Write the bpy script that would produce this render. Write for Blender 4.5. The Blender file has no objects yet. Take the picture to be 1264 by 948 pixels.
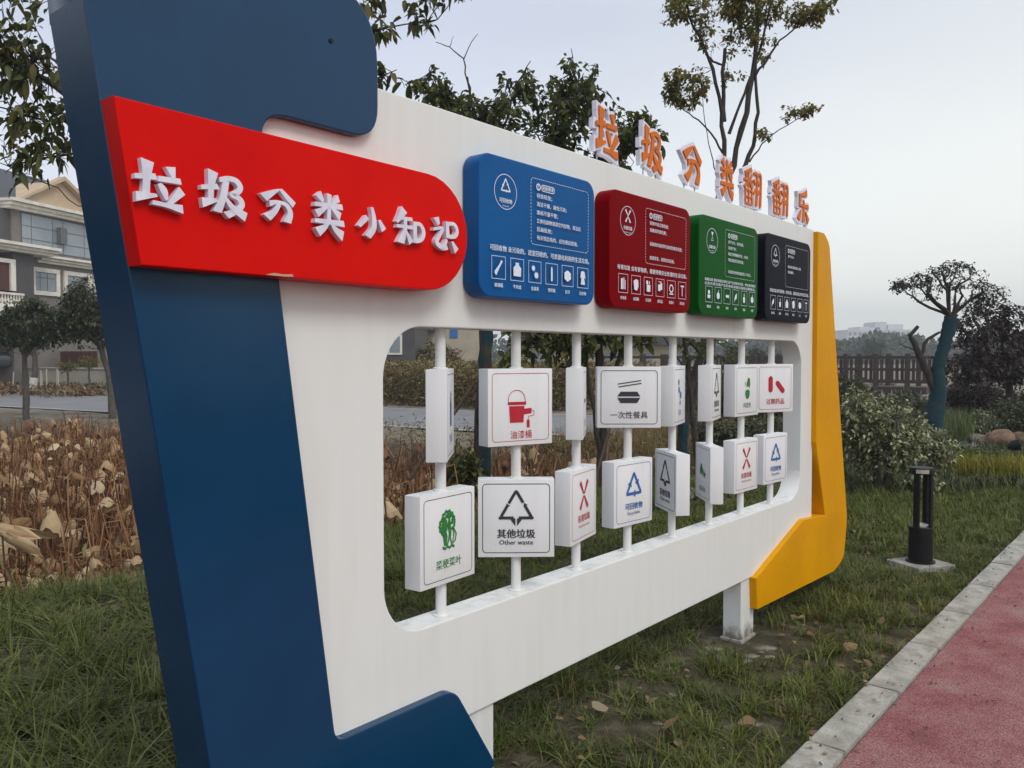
import bpy, bmesh, math, random
import numpy as np
from mathutils import Vector, Matrix
random.seed(7); rng = np.random.default_rng(11)
scene = bpy.context.scene; COL = scene.collection
R_ = math.radians

# ------------------------------------------------------------------ camera
FPX = 1030.0; PITCH = math.atan(34/1030)
cam = bpy.data.cameras.new('camera'); cam.sensor_width = 36; cam.lens = 36*FPX/1264
cam.clip_start = 0.05; cam.clip_end = 6000
camo = bpy.data.objects.new('camera', cam); COL.objects.link(camo)
camo.location = (0, 0, 1.5); camo.rotation_euler = (R_(90)-PITCH, 0, 0); scene.camera = camo

# ------------------------------------------------------------------ sky, sun, exposure
SUN_AZ = R_(140)      # compass azimuth of the soft sun: behind the photographer, to the right
SUN_EL = R_(48)
world = bpy.data.worlds.new("World"); scene.world = world; world.use_nodes = True
wn = world.node_tree.nodes; wl = world.node_tree.links; wn.clear()
sky = wn.new('ShaderNodeTexSky'); sky.sky_type = 'NISHITA'; sky.sun_disc = False
sky.sun_elevation = SUN_EL; sky.sun_rotation = SUN_AZ; sky.dust_density = 4; sky.air_density = 1.2
hs = wn.new('ShaderNodeHueSaturation'); hs.inputs['Saturation'].default_value = 0.22
mixw = wn.new('ShaderNodeMixRGB'); mixw.inputs['Fac'].default_value = 0.82
wsx = wn.new('ShaderNodeSeparateXYZ'); wgr = wn.new('ShaderNodeValToRGB'); wsc = wn.new('ShaderNodeMixRGB'); wsc.blend_type = 'MULTIPLY'; wsc.inputs['Fac'].default_value = 1; wsc.inputs['Color2'].default_value = (10, 10, 10, 1)
# the cloud cover is thinner and whiter towards the right (the sun's side)
wmx = wn.new('ShaderNodeMapRange'); wmx.inputs['From Min'].default_value = -.25; wmx.inputs['From Max'].default_value = .55; wmx.interpolation_type = 'SMOOTHSTEP'
wsd = wn.new('ShaderNodeMixRGB'); wsd.inputs['Color1'].default_value = (.97, .98, 1.02, 1); wsd.inputs['Color2'].default_value = (1.17, 1.14, 1.03, 1); wsm = wn.new('ShaderNodeMixRGB'); wsm.blend_type = 'MULTIPLY'; wsm.inputs['Fac'].default_value = 1
we = wgr.color_ramp.elements; we[0].position = 0; we[0].color = (.92, .96, .96, 1); we[1].position = .36; we[1].color = (.55, .60, .72, 1)
we2 = we.new(.14); we2.color = (.80, .85, .90, 1); we3 = we.new(1.0); we3.color = (.64, .69, .77, 1)
cl = wn.new('ShaderNodeTexNoise'); cl.inputs['Scale'].default_value = 1.6; cl.inputs['Detail'].default_value = 4
wtc = wn.new('ShaderNodeTexCoord'); wmp = wn.new('ShaderNodeMapping'); wmp.inputs['Scale'].default_value = (1, 1, 2.6)
crp = wn.new('ShaderNodeValToRGB'); crp.color_ramp.elements[0].color = (.93, .94, .96, 1); crp.color_ramp.elements[1].color = (1.06, 1.05, 1.04, 1)
crp.color_ramp.elements[0].position = .3; crp.color_ramp.elements[1].position = .7
mul = wn.new('ShaderNodeMixRGB'); mul.blend_type = 'MULTIPLY'; mul.inputs['Fac'].default_value = 1
bg = wn.new('ShaderNodeBackground'); bg.inputs['Strength'].default_value = 0.13
wo = wn.new('ShaderNodeOutputWorld')
wl.new(sky.outputs[0], hs.inputs['Color']); wl.new(hs.outputs[0], mixw.inputs['Color1'])
wl.new(wtc.outputs['Generated'], wmp.inputs[0]); wl.new(wmp.outputs[0], cl.inputs['Vector']); wl.new(cl.outputs['Fac'], crp.inputs[0])
wl.new(wtc.outputs['Generated'], wsx.inputs[0]); wl.new(wsx.outputs['Z'], wgr.inputs[0]); wl.new(wgr.outputs[0], wsc.inputs['Color1']); wl.new(wsx.outputs['X'], wmx.inputs[0]); wl.new(wmx.outputs[0], wsd.inputs['Fac']); wl.new(wsc.outputs[0], wsm.inputs['Color1']); wl.new(wsd.outputs[0], wsm.inputs['Color2']); wl.new(wsm.outputs[0], mixw.inputs['Color2'])
wl.new(mixw.outputs[0], mul.inputs['Color1']); wl.new(crp.outputs[0], mul.inputs['Color2'])
wl.new(mul.outputs[0], bg.inputs['Color']); wl.new(bg.outputs[0], wo.inputs[0])
sun = bpy.data.lights.new('sun', 'SUN'); sun.energy = 1.5; sun.angle = R_(22); sun.color = (1, .985, .95)
suno = bpy.data.objects.new('sun', sun); COL.objects.link(suno)
sd = Vector((math.sin(SUN_AZ)*math.cos(SUN_EL), math.cos(SUN_AZ)*math.cos(SUN_EL), math.sin(SUN_EL)))
suno.rotation_euler = sd.to_track_quat('Z', 'Y').to_euler()
scene.view_settings.view_transform = 'Standard'; scene.view_settings.look = 'None'
scene.view_settings.exposure = -0.02; scene.view_settings.gamma = 1
scene.cycles.volume_bounces = 0; scene.cycles.max_bounces = 6

# ------------------------------------------------------------------ places
TH = math.atan(851/1030)                                   # the sign's direction, from straight ahead
UX, UY = math.sin(TH), math.cos(TH); NX, NY = UY, -UX      # along the sign / out of its face
OX, OY = 0.0, 1.825/math.sin(TH)                            # origin of the sign's own coordinates
def at(px, py, Y):
    """point of the place seen at photo pixel px,py at distance Y in front of the camera"""
    rx = (px-632)/FPX; v = (py-474)/FPX
    ry = math.cos(PITCH)-v*math.sin(PITCH); rz = -math.sin(PITCH)-v*math.cos(PITCH)
    return Vector((rx*Y/ry, Y, 1.5+rz*Y/ry))
def gnd(px, py, z=0.0):
    v = (py-474)/FPX; ry = math.cos(PITCH)-v*math.sin(PITCH); rz = -math.sin(PITCH)-v*math.cos(PITCH)
    t = (z-1.5)/rz
    return Vector(((px-632)/FPX*t, ry*t, z))
def sdc(x, y): return (x-OX)*UX+(y-OY)*UY, (x-OX)*NX+(y-OY)*NY
def fromsd(s, d, z=0): return Vector((OX+UX*s+NX*d, OY+UY*s+NY*d, z))
def sst(a, b, x):
    t = np.clip((x-a)/(b-a), 0, 1); return t*t*(3-2*t)
def roadv(x, y): return (y-15.0+.563*(x+2.7))*.871         # metres beyond the pond's far bank
def height(x, y):
    x = np.asarray(x, float); y = np.asarray(y, float)
    s, d = sdc(x, y)
    bank = -3.75+.16*np.clip(s, -4, 9)+.12*np.sin(s*2.1)
    pond = sst(0, 1.1, bank-d)*sst(0, 1.5, -roadv(x, y))*sst(0, 1.5, 8.4-s)
    h = -1.05*pond
    h = h-.035*sst(.5, .70, d)+.018*np.sin(x*2.3+1)*np.sin(y*1.9)+.010*np.sin(x*6.1)*np.sin(y*5.3+x*2)
    h = h+.8*sst(0, .4, (y-39.6+.28*(x+22))/1.0)*sst(-14.0, -17.5, x)*(x < -13)
    far = np.hypot(x, y)
    return np.where(far > 60, h*0, h)

# ------------------------------------------------------------------ bookkeeping
def link(o): COL.objects.link(o); return o
def tag(o, label=None, cat=None, group=None, kind=None):
    if label: o['label'] = label
    if cat: o['category'] = cat
    if group: o['group'] = group
    if kind: o['kind'] = kind
    return o
def empty(name, loc=(0, 0, 0), rz=0.0, **k):
    o = bpy.data.objects.new(name, None); o.location = loc; o.rotation_euler = (0, 0, rz); o.empty_display_size = .1
    return tag(link(o), **k)
def mobj(name, me, mat=None, parent=None, **k):
    if mat is not None and len(me.materials) == 0: me.materials.append(mat)
    o = bpy.data.objects.new(name, me); link(o)
    if parent: o.parent = parent
    return tag(o, **k)
def pydata(verts, faces, smooth=False):
    me = bpy.data.meshes.new('m'); me.from_pydata([tuple(v) for v in verts], [], [tuple(f) for f in faces])
    if smooth:
        me.polygons.foreach_set('use_smooth', [True]*len(me.polygons))
    me.update(); return me
def npmesh(V, F, attr=None, smooth=False):
    """V Nx3, F list of (k,verts) arrays of equal width; attr per-face float"""
    me = bpy.data.meshes.new('m'); V = np.asarray(V, np.float32)
    me.vertices.add(len(V)); me.vertices.foreach_set('co', V.ravel())
    tot = sum(f.shape[0]*f.shape[1] for f in F); nf = sum(f.shape[0] for f in F)
    me.loops.add(tot); me.polygons.add(nf)
    me.loops.foreach_set('vertex_index', np.concatenate([f.ravel() for f in F]).astype(np.int32))
    ls = []; p = 0
    for f in F:
        ls.append(p+np.arange(f.shape[0])*f.shape[1]); p += f.size
    me.polygons.foreach_set('loop_start', np.concatenate(ls).astype(np.int32))
    me.update(calc_edges=True)
    if smooth: me.polygons.foreach_set('use_smooth', np.ones(nf, bool))
    if attr is not None:
        a = me.attributes.new('rnd', 'FLOAT', 'FACE'); a.data.foreach_set('value', np.asarray(attr, np.float32))
    me.validate(); return me
class MB:
    def __init__(s): s.v = []; s.f = []
    def box(s, x0, y0, z0, x1, y1, z1):
        b = len(s.v); s.v += [(x, y, z) for z in (z0, z1) for y in (y0, y1) for x in (x0, x1)]
        s.f += [tuple(b+i for i in q) for q in ((0, 2, 3, 1), (4, 5, 7, 6), (0, 1, 5, 4), (2, 6, 7, 3), (0, 4, 6, 2), (1, 3, 7, 5))]; return s
    def tube(s, pts, rad, n=6, cap=True):
        pts = [Vector(p) for p in pts]
        if not hasattr(rad, '__len__'): rad = [rad]*len(pts)
        b = len(s.v); up = Vector((.31, .2, .93))
        for i, p in enumerate(pts):
            t = (pts[min(i+1, len(pts)-1)]-pts[max(i-1, 0)]).normalized()
            a = t.cross(up)
            if a.length < .1: a = t.cross(Vector((1, 0, 0)))
            a.normalize(); c = t.cross(a)
            for k in range(n):
                w = 2*math.pi*k/n; s.v.append(tuple(p+(a*math.cos(w)+c*math.sin(w))*rad[i]))
        for i in range(len(pts)-1):
            for k in range(n):
                q = b+i*n; s.f.append((q+k, q+(k+1) % n, q+n+(k+1) % n, q+n+k))
        if cap:
            s.f.append(tuple(b+k for k in reversed(range(n)))); s.f.append(tuple(b+(len(pts)-1)*n+k for k in range(n)))
        return s
    def lathe(s, prof, n=24, c=(0, 0)):
        b = len(s.v)
        for r, z in prof:
            for k in range(n):
                w = 2*math.pi*k/n; s.v.append((c[0]+r*math.cos(w), c[1]+r*math.sin(w), z))
        for i in range(len(prof)-1):
            for k in range(n):
                q = b+i*n; s.f.append((q+k, q+(k+1) % n, q+n+(k+1) % n, q+n+k))
        s.f.append(tuple(b+k for k in reversed(range(n)))); s.f.append(tuple(b+(len(prof)-1)*n+k for k in range(n)))
        return s
    def prism(s, poly, y0, y1):
        """poly in x,z; extruded along y"""
        b = len(s.v); n = len(poly)
        s.v += [(x, y0, z) for x, z in poly]+[(x, y1, z) for x, z in poly]
        s.f.append(tuple(b+i for i in range(n))); s.f.append(tuple(b+n+i for i in reversed(range(n))))
        for i in range(n):
            j = (i+1) % n; s.f.append((b+j, b+i, b+n+i, b+n+j))
        return s
    def me(s, smooth=False, bevel=0, seg=2, auto=None):
        me = pydata(s.v, s.f)
        bm = bmesh.new(); bm.from_mesh(me)
        bmesh.ops.recalc_face_normals(bm, faces=bm.faces)
        if bevel:
            ed = [e for e in bm.edges if len(e.link_faces) == 2 and e.calc_face_angle(0) > .5]
            bmesh.ops.bevel(bm, geom=ed, offset=bevel, segments=seg, profile=.6, affect='EDGES')
        if smooth or auto:
            for f in bm.faces: f.smooth = True
            for e in bm.edges:
                if len(e.link_faces) == 2 and e.calc_face_angle(0) > (auto or .7): e.smooth = False
        bm.to_mesh(me); bm.free(); return me
    def build(s, name, mat, parent=None, smooth=False, bevel=0, auto=None, **k):
        return mobj(name, s.me(smooth, bevel, auto=auto), mat, parent, **k)
def copy_tree(o, parent=None):
    c = o.copy(); link(c); c.parent = parent
    for ch in [x for x in scene.objects if x.parent == o]: copy_tree(ch, c)
    return c

# ------------------------------------------------------------------ materials
def nmat(name):
    m = bpy.data.materials.new(name); m.use_nodes = True
    return m, m.node_tree.nodes, m.node_tree.links, m.node_tree.nodes['Principled BSDF']
def surf(name, c1, c2=None, scale=4.0, rough=.5, bump=0.0, bscale=60.0, metal=0.0, detail=6, coat=0.0, lo=.35, hi=.65, stretch=(1, 1, 1), spec=.5, rvar=.1):
    m, N, L, P = nmat(name)
    P.inputs['Roughness'].default_value = rough; P.inputs['Metallic'].default_value = metal
    P.inputs['Specular IOR Level'].default_value = spec; P.inputs['Coat Weight'].default_value = coat; P.inputs['Coat Roughness'].default_value = .25
    tc = N.new('ShaderNodeTexCoord'); mp = N.new('ShaderNodeMapping'); mp.inputs['Scale'].default_value = stretch
    L.new(tc.outputs['Object'], mp.inputs[0])
    c2 = c2 or tuple(x*.86 for x in c1)
    nz = N.new('ShaderNodeTexNoise'); nz.inputs['Scale'].default_value = scale; nz.inputs['Detail'].default_value = detail; nz.inputs['Roughness'].default_value = .62
    rp = N.new('ShaderNodeValToRGB'); rp.color_ramp.elements[0].position = lo; rp.color_ramp.elements[1].position = hi
    rp.color_ramp.elements[0].color = (*c2, 1); rp.color_ramp.elements[1].color = (*c1, 1)
    L.new(mp.outputs[0], nz.inputs['Vector']); L.new(nz.outputs['Fac'], rp.inputs[0]); L.new(rp.outputs[0], P.inputs['Base Color'])
    if rvar:
        mr = N.new('ShaderNodeMapRange'); mr.inputs['To Min'].default_value = max(.02, rough-rvar); mr.inputs['To Max'].default_value = min(1, rough+rvar)
        L.new(nz.outputs['Fac'], mr.inputs[0]); L.new(mr.outputs[0], P.inputs['Roughness'])
    if bump:
        n2 = N.new('ShaderNodeTexNoise'); n2.inputs['Scale'].default_value = bscale; n2.inputs['Detail'].default_value = 4
        bp = N.new('ShaderNodeBump'); bp.inputs['Strength'].default_value = bump; bp.inputs['Distance'].default_value = .01
        L.new(mp.outputs[0], n2.inputs['Vector']); L.new(n2.outputs['Fac'], bp.inputs['Height']); L.new(bp.outputs[0], P.inputs['Normal'])
    return m
def foliage(name, cols, rough=.55, trans=.25, spec=.35):
    m, N, L, P = nmat(name); P.inputs['Roughness'].default_value = rough; P.inputs['Specular IOR Level'].default_value = spec
    a = N.new('ShaderNodeAttribute'); a.attribute_name = 'rnd'
    rp = N.new('ShaderNodeValToRGB'); e = rp.color_ramp.elements
    while len(e) < len(cols): e.new(.5)
    for i, c in enumerate(cols): e[i].position = i/(len(cols)-1); e[i].color = (*c, 1)
    L.new(a.outputs['Fac'], rp.inputs[0]); L.new(rp.outputs[0], P.inputs['Base Color'])
    if trans:
        t = N.new('ShaderNodeBsdfTranslucent'); mx = N.new('ShaderNodeMixShader'); mx.inputs[0].default_value = trans
        L.new(rp.outputs[0], t.inputs[0]); L.new(P.outputs[0], mx.inputs[1]); L.new(t.outputs[0], mx.inputs[2])
        L.new(mx.outputs[0], N['Material Output'].inputs[0])
    return m
def dirty_white(name, base, dirt, amt=.5):
    """painted sheet metal: faint rain streaks and grime of its own"""
    m, N, L, P = nmat(name); P.inputs['Roughness'].default_value = .42
    tc = N.new('ShaderNodeTexCoord')
    mp = N.new('ShaderNodeMapping'); mp.inputs['Scale'].default_value = (9, 9, .7)
    n1 = N.new('ShaderNodeTexNoise'); n1.inputs['Scale'].default_value = 2.2; n1.inputs['Detail'].default_value = 7
    n2 = N.new('ShaderNodeTexNoise'); n2.inputs['Scale'].default_value = 2.1; n2.inputs['Detail'].default_value = 8
    L.new(tc.outputs['Object'], mp.inputs[0]); L.new(mp.outputs[0], n1.inputs['Vector']); L.new(tc.outputs['Object'], n2.inputs['Vector'])
    mu = N.new('ShaderNodeMath'); mu.operation = 'MULTIPLY'; L.new(n1.outputs['Fac'], mu.inputs[0]); L.new(n2.outputs['Fac'], mu.inputs[1])
    mr = N.new('ShaderNodeMapRange'); mr.inputs['From Min'].default_value = .22; mr.inputs['From Max'].default_value = .42; mr.inputs['To Max'].default_value = amt
    L.new(mu.outputs[0], mr.inputs[0])
    mx = N.new('ShaderNodeMixRGB'); mx.inputs['Color1'].default_value = (*base, 1); mx.inputs['Color2'].default_value = (*dirt, 1)
    L.new(mr.outputs[0], mx.inputs['Fac'])
    # grime settles on faces that look up
    ge = N.new('ShaderNodeNewGeometry'); sx = N.new('ShaderNodeSeparateXYZ'); L.new(ge.outputs['Normal'], sx.inputs[0])
    n3 = N.new('ShaderNodeTexNoise'); n3.inputs['Scale'].default_value = 17; n3.inputs['Detail'].default_value = 8; n3.inputs['Roughness'].default_value = .75
    L.new(tc.outputs['Object'], n3.inputs['Vector'])
    m3 = N.new('ShaderNodeMapRange'); m3.inputs['From Min'].default_value = .48; m3.inputs['From Max'].default_value = .68; m3.inputs['To Max'].default_value = .38
    L.new(n3.outputs['Fac'], m3.inputs[0])
    m4 = N.new('ShaderNodeMapRange'); m4.inputs['From Min'].default_value = .7; m4.inputs['From Max'].default_value = .95; L.new(sx.outputs['Z'], m4.inputs[0])
    mm = N.new('ShaderNodeMath'); mm.operation = 'MULTIPLY'; L.new(m3.outputs[0], mm.inputs[0]); L.new(m4.outputs[0], mm.inputs[1])
    m5 = N.new('ShaderNodeMixRGB'); m5.inputs['Color2'].default_value = (.20, .20, .18, 1); L.new(mm.outputs[0], m5.inputs['Fac']); L.new(mx.outputs[0], m5.inputs['Color1'])
    L.new(m5.outputs[0], P.inputs['Base Color'])
    b = N.new('ShaderNodeBump'); b.inputs['Strength'].default_value = .12; b.inputs['Distance'].default_value = .02
    L.new(n2.outputs['Fac'], b.inputs['Height']); L.new(b.outputs[0], P.inputs['Normal'])
    return m
def wear(m, col, thr=.70, scale=38.0, amt=.5):
    """small dust specks and scuffs of the paint itself"""
    N, L = m.node_tree.nodes, m.node_tree.links; P = N['Principled BSDF']; src = P.inputs['Base Color'].links[0].from_socket
    tc = N.new('ShaderNodeTexCoord'); a = N.new('ShaderNodeTexNoise'); a.inputs['Scale'].default_value = scale; a.inputs['Detail'].default_value = 9; a.inputs['Roughness'].default_value = .8
    b = N.new('ShaderNodeTexNoise'); b.inputs['Scale'].default_value = 2.6; b.inputs['Detail'].default_value = 3
    L.new(tc.outputs['Object'], a.inputs['Vector']); L.new(tc.outputs['Object'], b.inputs['Vector'])
    mu = N.new('ShaderNodeMath'); mu.operation = 'MULTIPLY_ADD'; mu.inputs[1].default_value = .35; L.new(b.outputs['Fac'], mu.inputs[0]); L.new(a.outputs['Fac'], mu.inputs[2])
    r = N.new('ShaderNodeMapRange'); r.inputs['From Min'].default_value = thr+.14; r.inputs['From Max'].default_value = thr+.20; r.inputs['To Max'].default_value = amt; L.new(mu.outputs[0], r.inputs[0])
    x = N.new('ShaderNodeMixRGB'); x.inputs['Color2'].default_value = (*col, 1); L.new(r.outputs[0], x.inputs['Fac']); L.new(src, x.inputs['Color1']); L.new(x.outputs[0], P.inputs['Base Color']); return m
def splash(m, z0, z1, col):
    """mud splashed on the foot of a post"""
    N, L = m.node_tree.nodes, m.node_tree.links; P = N['Principled BSDF']; src = P.inputs['Base Color'].links[0].from_socket
    tc = N.new('ShaderNodeTexCoord'); sx = N.new('ShaderNodeSeparateXYZ'); L.new(tc.outputs['Object'], sx.inputs[0])
    n = N.new('ShaderNodeTexNoise'); n.inputs['Scale'].default_value = 24; n.inputs['Detail'].default_value = 8; L.new(tc.outputs['Object'], n.inputs['Vector'])
    g = N.new('ShaderNodeMapRange'); g.inputs['From Min'].default_value = z1; g.inputs['From Max'].default_value = z0; L.new(sx.outputs['Z'], g.inputs[0])
    a = N.new('ShaderNodeMath'); a.operation = 'MULTIPLY'; L.new(g.outputs[0], a.inputs[0]); L.new(n.outputs['Fac'], a.inputs[1])
    r = N.new('ShaderNodeMapRange'); r.inputs['From Min'].default_value = .22; r.inputs['From Max'].default_value = .5; r.inputs['To Max'].default_value = .85; L.new(a.outputs[0], r.inputs[0])
    x = N.new('ShaderNodeMixRGB'); x.inputs['Color2'].default_value = (*col, 1); L.new(r.outputs[0], x.inputs['Fac']); L.new(src, x.inputs['Color1']); L.new(x.outputs[0], P.inputs['Base Color']); return m
M = {}
M['white'] = dirty_white('white_paint', (.765, .765, .73), (.50, .49, .43), .16)
M['post'] = dirty_white('post_paint', (.76, .76, .74), (.5, .48, .42), .4)
M['box'] = dirty_white('block_paint', (.80, .80, .80), (.62, .62, .60), .3)
M['blue'] = surf('blue_paint', (.0010, .042, .108), (.0008, .035, .092), 3, .22, .03, 220, rvar=.05, spec=.42)
M['red'] = surf('red_paint', (.70, .007, .003), (.62, .003, .003), 2.2, .36, .02, 180, spec=.08)
M['yellow'] = surf('yellow_paint', (.72, .325, .001), (.64, .28, .001), 3, .42, .03, 160, spec=.08)
M['letter'] = surf('letter_white', (.80, .78, .86), (.66, .64, .74), 20, .45)
M['orange'] = surf('orange_vinyl', (.70, .17, .012), (.60, .14, .010), 14, .5, spec=.2)
M['p_blue'] = surf('panel_blue', (.0015, .095, .30), (.001, .080, .26), 4, .36, .02, 200, spec=.18)
M['p_red'] = surf('panel_red', (.20, .0, .003), (.175, .0, .0025), 4, .42, .02, 200, spec=.04)
M['p_green'] = surf('panel_green', (.0008, .085, .006), (.0005, .070, .005), 4, .4, .02, 200, spec=.1)
M['p_black'] = surf('panel_black', (.006, .007, .015), (.004, .005, .010), 4, .45, .02, 200, spec=.08)
M['ink_white'] = surf('ink_white', (.82, .86, .92), (.70, .76, .84), 60, .5)
M['ink_red'] = surf('ink_red', (.52, .012, .030), (.42, .010, .02), 40, .5)
M['ink_line'] = surf('ink_line_red', (.50, .10, .07), (.42, .07, .05), 40, .5)
M['ink_black'] = surf('ink_black', (.020, .024, .034), (.03, .034, .045), 40, .5)
M['ink_green'] = surf('ink_green', (.020, .22, .035), (.015, .17, .03), 40, .5)
M['ink_blue'] = surf('ink_blue', (.028, .14, .40), (.02, .11, .33), 40, .5)
M['bark'] = surf('bark_dark', (.055, .045, .034), (.022, .018, .014), 22, .9, .6, 45, stretch=(1, 1, .3))
M['bark2'] = surf('bark_grey', (.11, .095, .075), (.05, .042, .034), 22, .9, .5, 45, stretch=(1, 1, .3))
M['pole'] = surf('prop_pole_wood', (.085, .055, .035), (.04, .026, .018), 14, .8, .4, 60, stretch=(1, 1, .2))
M['teal'] = surf('teal_wrap_cloth', (.006, .044, .056), (.003, .020, .028), 9, .9, 1.0, 30, stretch=(1, 1, 3.5), detail=9)
M['bollard'] = surf('bollard_black', (.010, .010, .011), (.006, .006, .007), 20, .5, .1, 300, spec=.25)
M['concrete'] = surf('concrete', (.36, .345, .31), (.22, .21, .185), 14, .9, .5, 70)
M['kerb'] = wear(surf('kerb_stone', (.43, .41, .36), (.24, .225, .19), 7, .9, .6, 90, detail=10), (.14, .12, .09), .56, 22, .4)
M['rock'] = surf('rock', (.26, .15, .085), (.07, .05, .035), 5, .95, 1.0, 14, detail=9)
M['rockw'] = surf('rock_pale', (.25, .225, .18), (.09, .08, .06), 14, .95, .9, 30, detail=9)
M['wood'] = surf('bridge_wood', (.075, .048, .042), (.040, .026, .024), 10, .75, .3, 40)
M['metal'] = surf('steel', (.45, .45, .45), (.3, .3, .3), 30, .4, metal=.8)
M['glass'] = surf('window_glass', (.26, .30, .33), (.18, .21, .24), .5, .12, spec=.8, rvar=.04)
M['frame_grey'] = surf('window_frame_grey', (.12, .12, .125), None, 20, .5)
M['stone_grey'] = surf('stone_cladding', (.19, .17, .155), (.14, .12, .11), 1.6, .7, .2, 20)
M['stone_dark'] = surf('stone_dark', (.085, .078, .08), (.06, .055, .056), 1.6, .7, .2, 20)
M['cream'] = surf('cream_stucco', (.56, .42, .28), (.47, .35, .23), 2.5, .85, .3, 40)
M['trim'] = surf('cornice_white', (.78, .74, .66), (.62, .58, .51), 3, .7)
M['roof'] = surf('roof_slate', (.06, .06, .068), (.035, .035, .04), 6, .6, .4, 30)
M['beige'] = surf('beige_wall', (.42, .37, .28), (.33, .29, .22), 1.2, .9, .2, 20)
M['maroon'] = surf('maroon_gate', (.10, .028, .022), (.06, .018, .015), 2, .7)
M['pale'] = surf('pale_concrete', (.46, .42, .36), (.34, .31, .26), 1.5, .9, .3, 20)
M['car'] = surf('car_paint_grey', (.07, .075, .085), None, 5, .25, metal=.6, coat=.8, rvar=.02)
M['tyre'] = surf('tyre', (.018, .018, .018), None, 20, .85)
M['far'] = surf('far_concrete', (.62, .61, .63), (.5, .5, .52), .08, .9)
M['bin'] = surf('bin_green', (.02, .20, .07), None, 9, .5)
M['white_lime'] = surf('limewash', (.68, .66, .60), (.4, .38, .34), 10, .9)
M['bulb'] = surf('lamp_glass', (.45, .45, .42), None, 10, .3)
M['sticker'] = surf('sticker', (.5, .46, .38), (.36, .33, .27), 40, .6)

wear(M['blue'], (.09, .15, .20), .665, 60, .22); wear(M['red'], (.36, .02, .01), .64, 40, .2); wear(M['yellow'], (.46, .26, .03), .60, 34, .35); wear(M['box'], (.50, .49, .46), .67, 50, .35); wear(M['post'], (.40, .37, .31), .64, 60, .4)
M['leg'] = splash(dirty_white('leg_paint', (.74, .74, .71), (.5, .48, .42), .4), 0.0, .16, (.13, .105, .07))
# ------------------------------------------------------------------ ground sheet
def axis(lo, hi, step, far):
    a = list(np.arange(lo, hi+step/2, step)); g = step
    while a[-1] < far: g *= 1.22; a.append(a[-1]+g)
    g = step; b = []
    x = lo
    while x > -far: g *= 1.22; x -= g; b.append(x)
    return np.array(b[::-1]+a)
gx = axis(-13, 9, .14, 2500); gy = axis(1.5, 24, .14, 2500)
X, Y = np.meshgrid(gx, gy); Z = height(X, Y)
nx, ny = len(gx), len(gy)
V = np.stack([X.ravel(), Y.ravel(), Z.ravel()], 1)
i = (np.arange(ny-1)[:, None]*nx+np.arange(nx-1)[None]).ravel()
me = npmesh(V, [np.stack([i, i+1, i+1+nx, i+nx], 1)], smooth=True)
rv = roadv(X, Y).ravel(); s_, d_ = sdc(X.ravel(), Y.ravel())
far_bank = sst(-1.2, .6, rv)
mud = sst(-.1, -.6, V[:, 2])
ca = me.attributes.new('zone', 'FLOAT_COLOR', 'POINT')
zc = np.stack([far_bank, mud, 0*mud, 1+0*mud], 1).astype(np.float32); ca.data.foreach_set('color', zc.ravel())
gm, N, L, P = nmat('soil'); P.inputs['Roughness'].default_value = .95; P.inputs['Specular IOR Level'].default_value = .2
tc = N.new('ShaderNodeTexCoord')
def nz(sc, det=8, ro=.65):
    n = N.new('ShaderNodeTexNoise'); n.inputs['Scale'].default_value = sc; n.inputs['Detail'].default_value = det; n.inputs['Roughness'].default_value = ro
    L.new(tc.outputs['Object'], n.inputs['Vector']); return n
def ramp(src, stops):
    r = N.new('ShaderNodeValToRGB'); e = r.color_ramp.elements
    while len(e) < len(stops): e.new(.5)
    for q, (p, c) in enumerate(stops): e[q].position = p; e[q].color = (*c, 1)
    L.new(src, r.inputs[0]); return r
n1 = nz(5.5); n2 = nz(1.3); n3 = nz(45)
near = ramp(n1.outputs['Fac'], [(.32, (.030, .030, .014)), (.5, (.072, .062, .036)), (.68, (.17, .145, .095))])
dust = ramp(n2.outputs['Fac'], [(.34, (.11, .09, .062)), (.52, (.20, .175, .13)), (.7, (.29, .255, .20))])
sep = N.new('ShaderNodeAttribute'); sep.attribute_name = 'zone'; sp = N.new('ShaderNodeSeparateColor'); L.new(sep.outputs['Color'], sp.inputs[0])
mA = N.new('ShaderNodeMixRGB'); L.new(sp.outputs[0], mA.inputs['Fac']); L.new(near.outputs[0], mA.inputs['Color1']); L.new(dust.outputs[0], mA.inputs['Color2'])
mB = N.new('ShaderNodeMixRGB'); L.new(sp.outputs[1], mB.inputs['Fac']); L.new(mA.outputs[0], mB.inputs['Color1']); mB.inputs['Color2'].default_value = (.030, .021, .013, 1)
L.new(mB.outputs[0], P.inputs['Base Color'])
bp = N.new('ShaderNodeBump'); bp.inputs['Strength'].default_value = .8; bp.inputs['Distance'].default_value = .03
ad = N.new('ShaderNodeMath'); L.new(n1.outputs['Fac'], ad.inputs[0]); L.new(n3.outputs['Fac'], ad.inputs[1]); L.new(ad.outputs[0], bp.inputs['Height']); L.new(bp.outputs[0], P.inputs['Normal'])
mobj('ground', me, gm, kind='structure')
# pond water
wm, N, L, P = nmat('pond_water'); P.inputs['Base Color'].default_value = (.020, .020, .016, 1); P.inputs['Roughness'].default_value = .06
tc = N.new('ShaderNodeTexCoord'); n = nz(14, 3); bp = N.new('ShaderNodeBump'); bp.inputs['Strength'].default_value = .12; L.new(n.outputs['Fac'], bp.inputs['Height']); L.new(bp.outputs[0], P.inputs['Normal'])
wp = [(-34, 2), (0, 2), (9, 12), (4, 16), (-34, 36)]
mobj('water', pydata([(x, y, -.74) for x, y in wp], [(0, 1, 2, 3, 4)]), wm, kind='structure')

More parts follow.
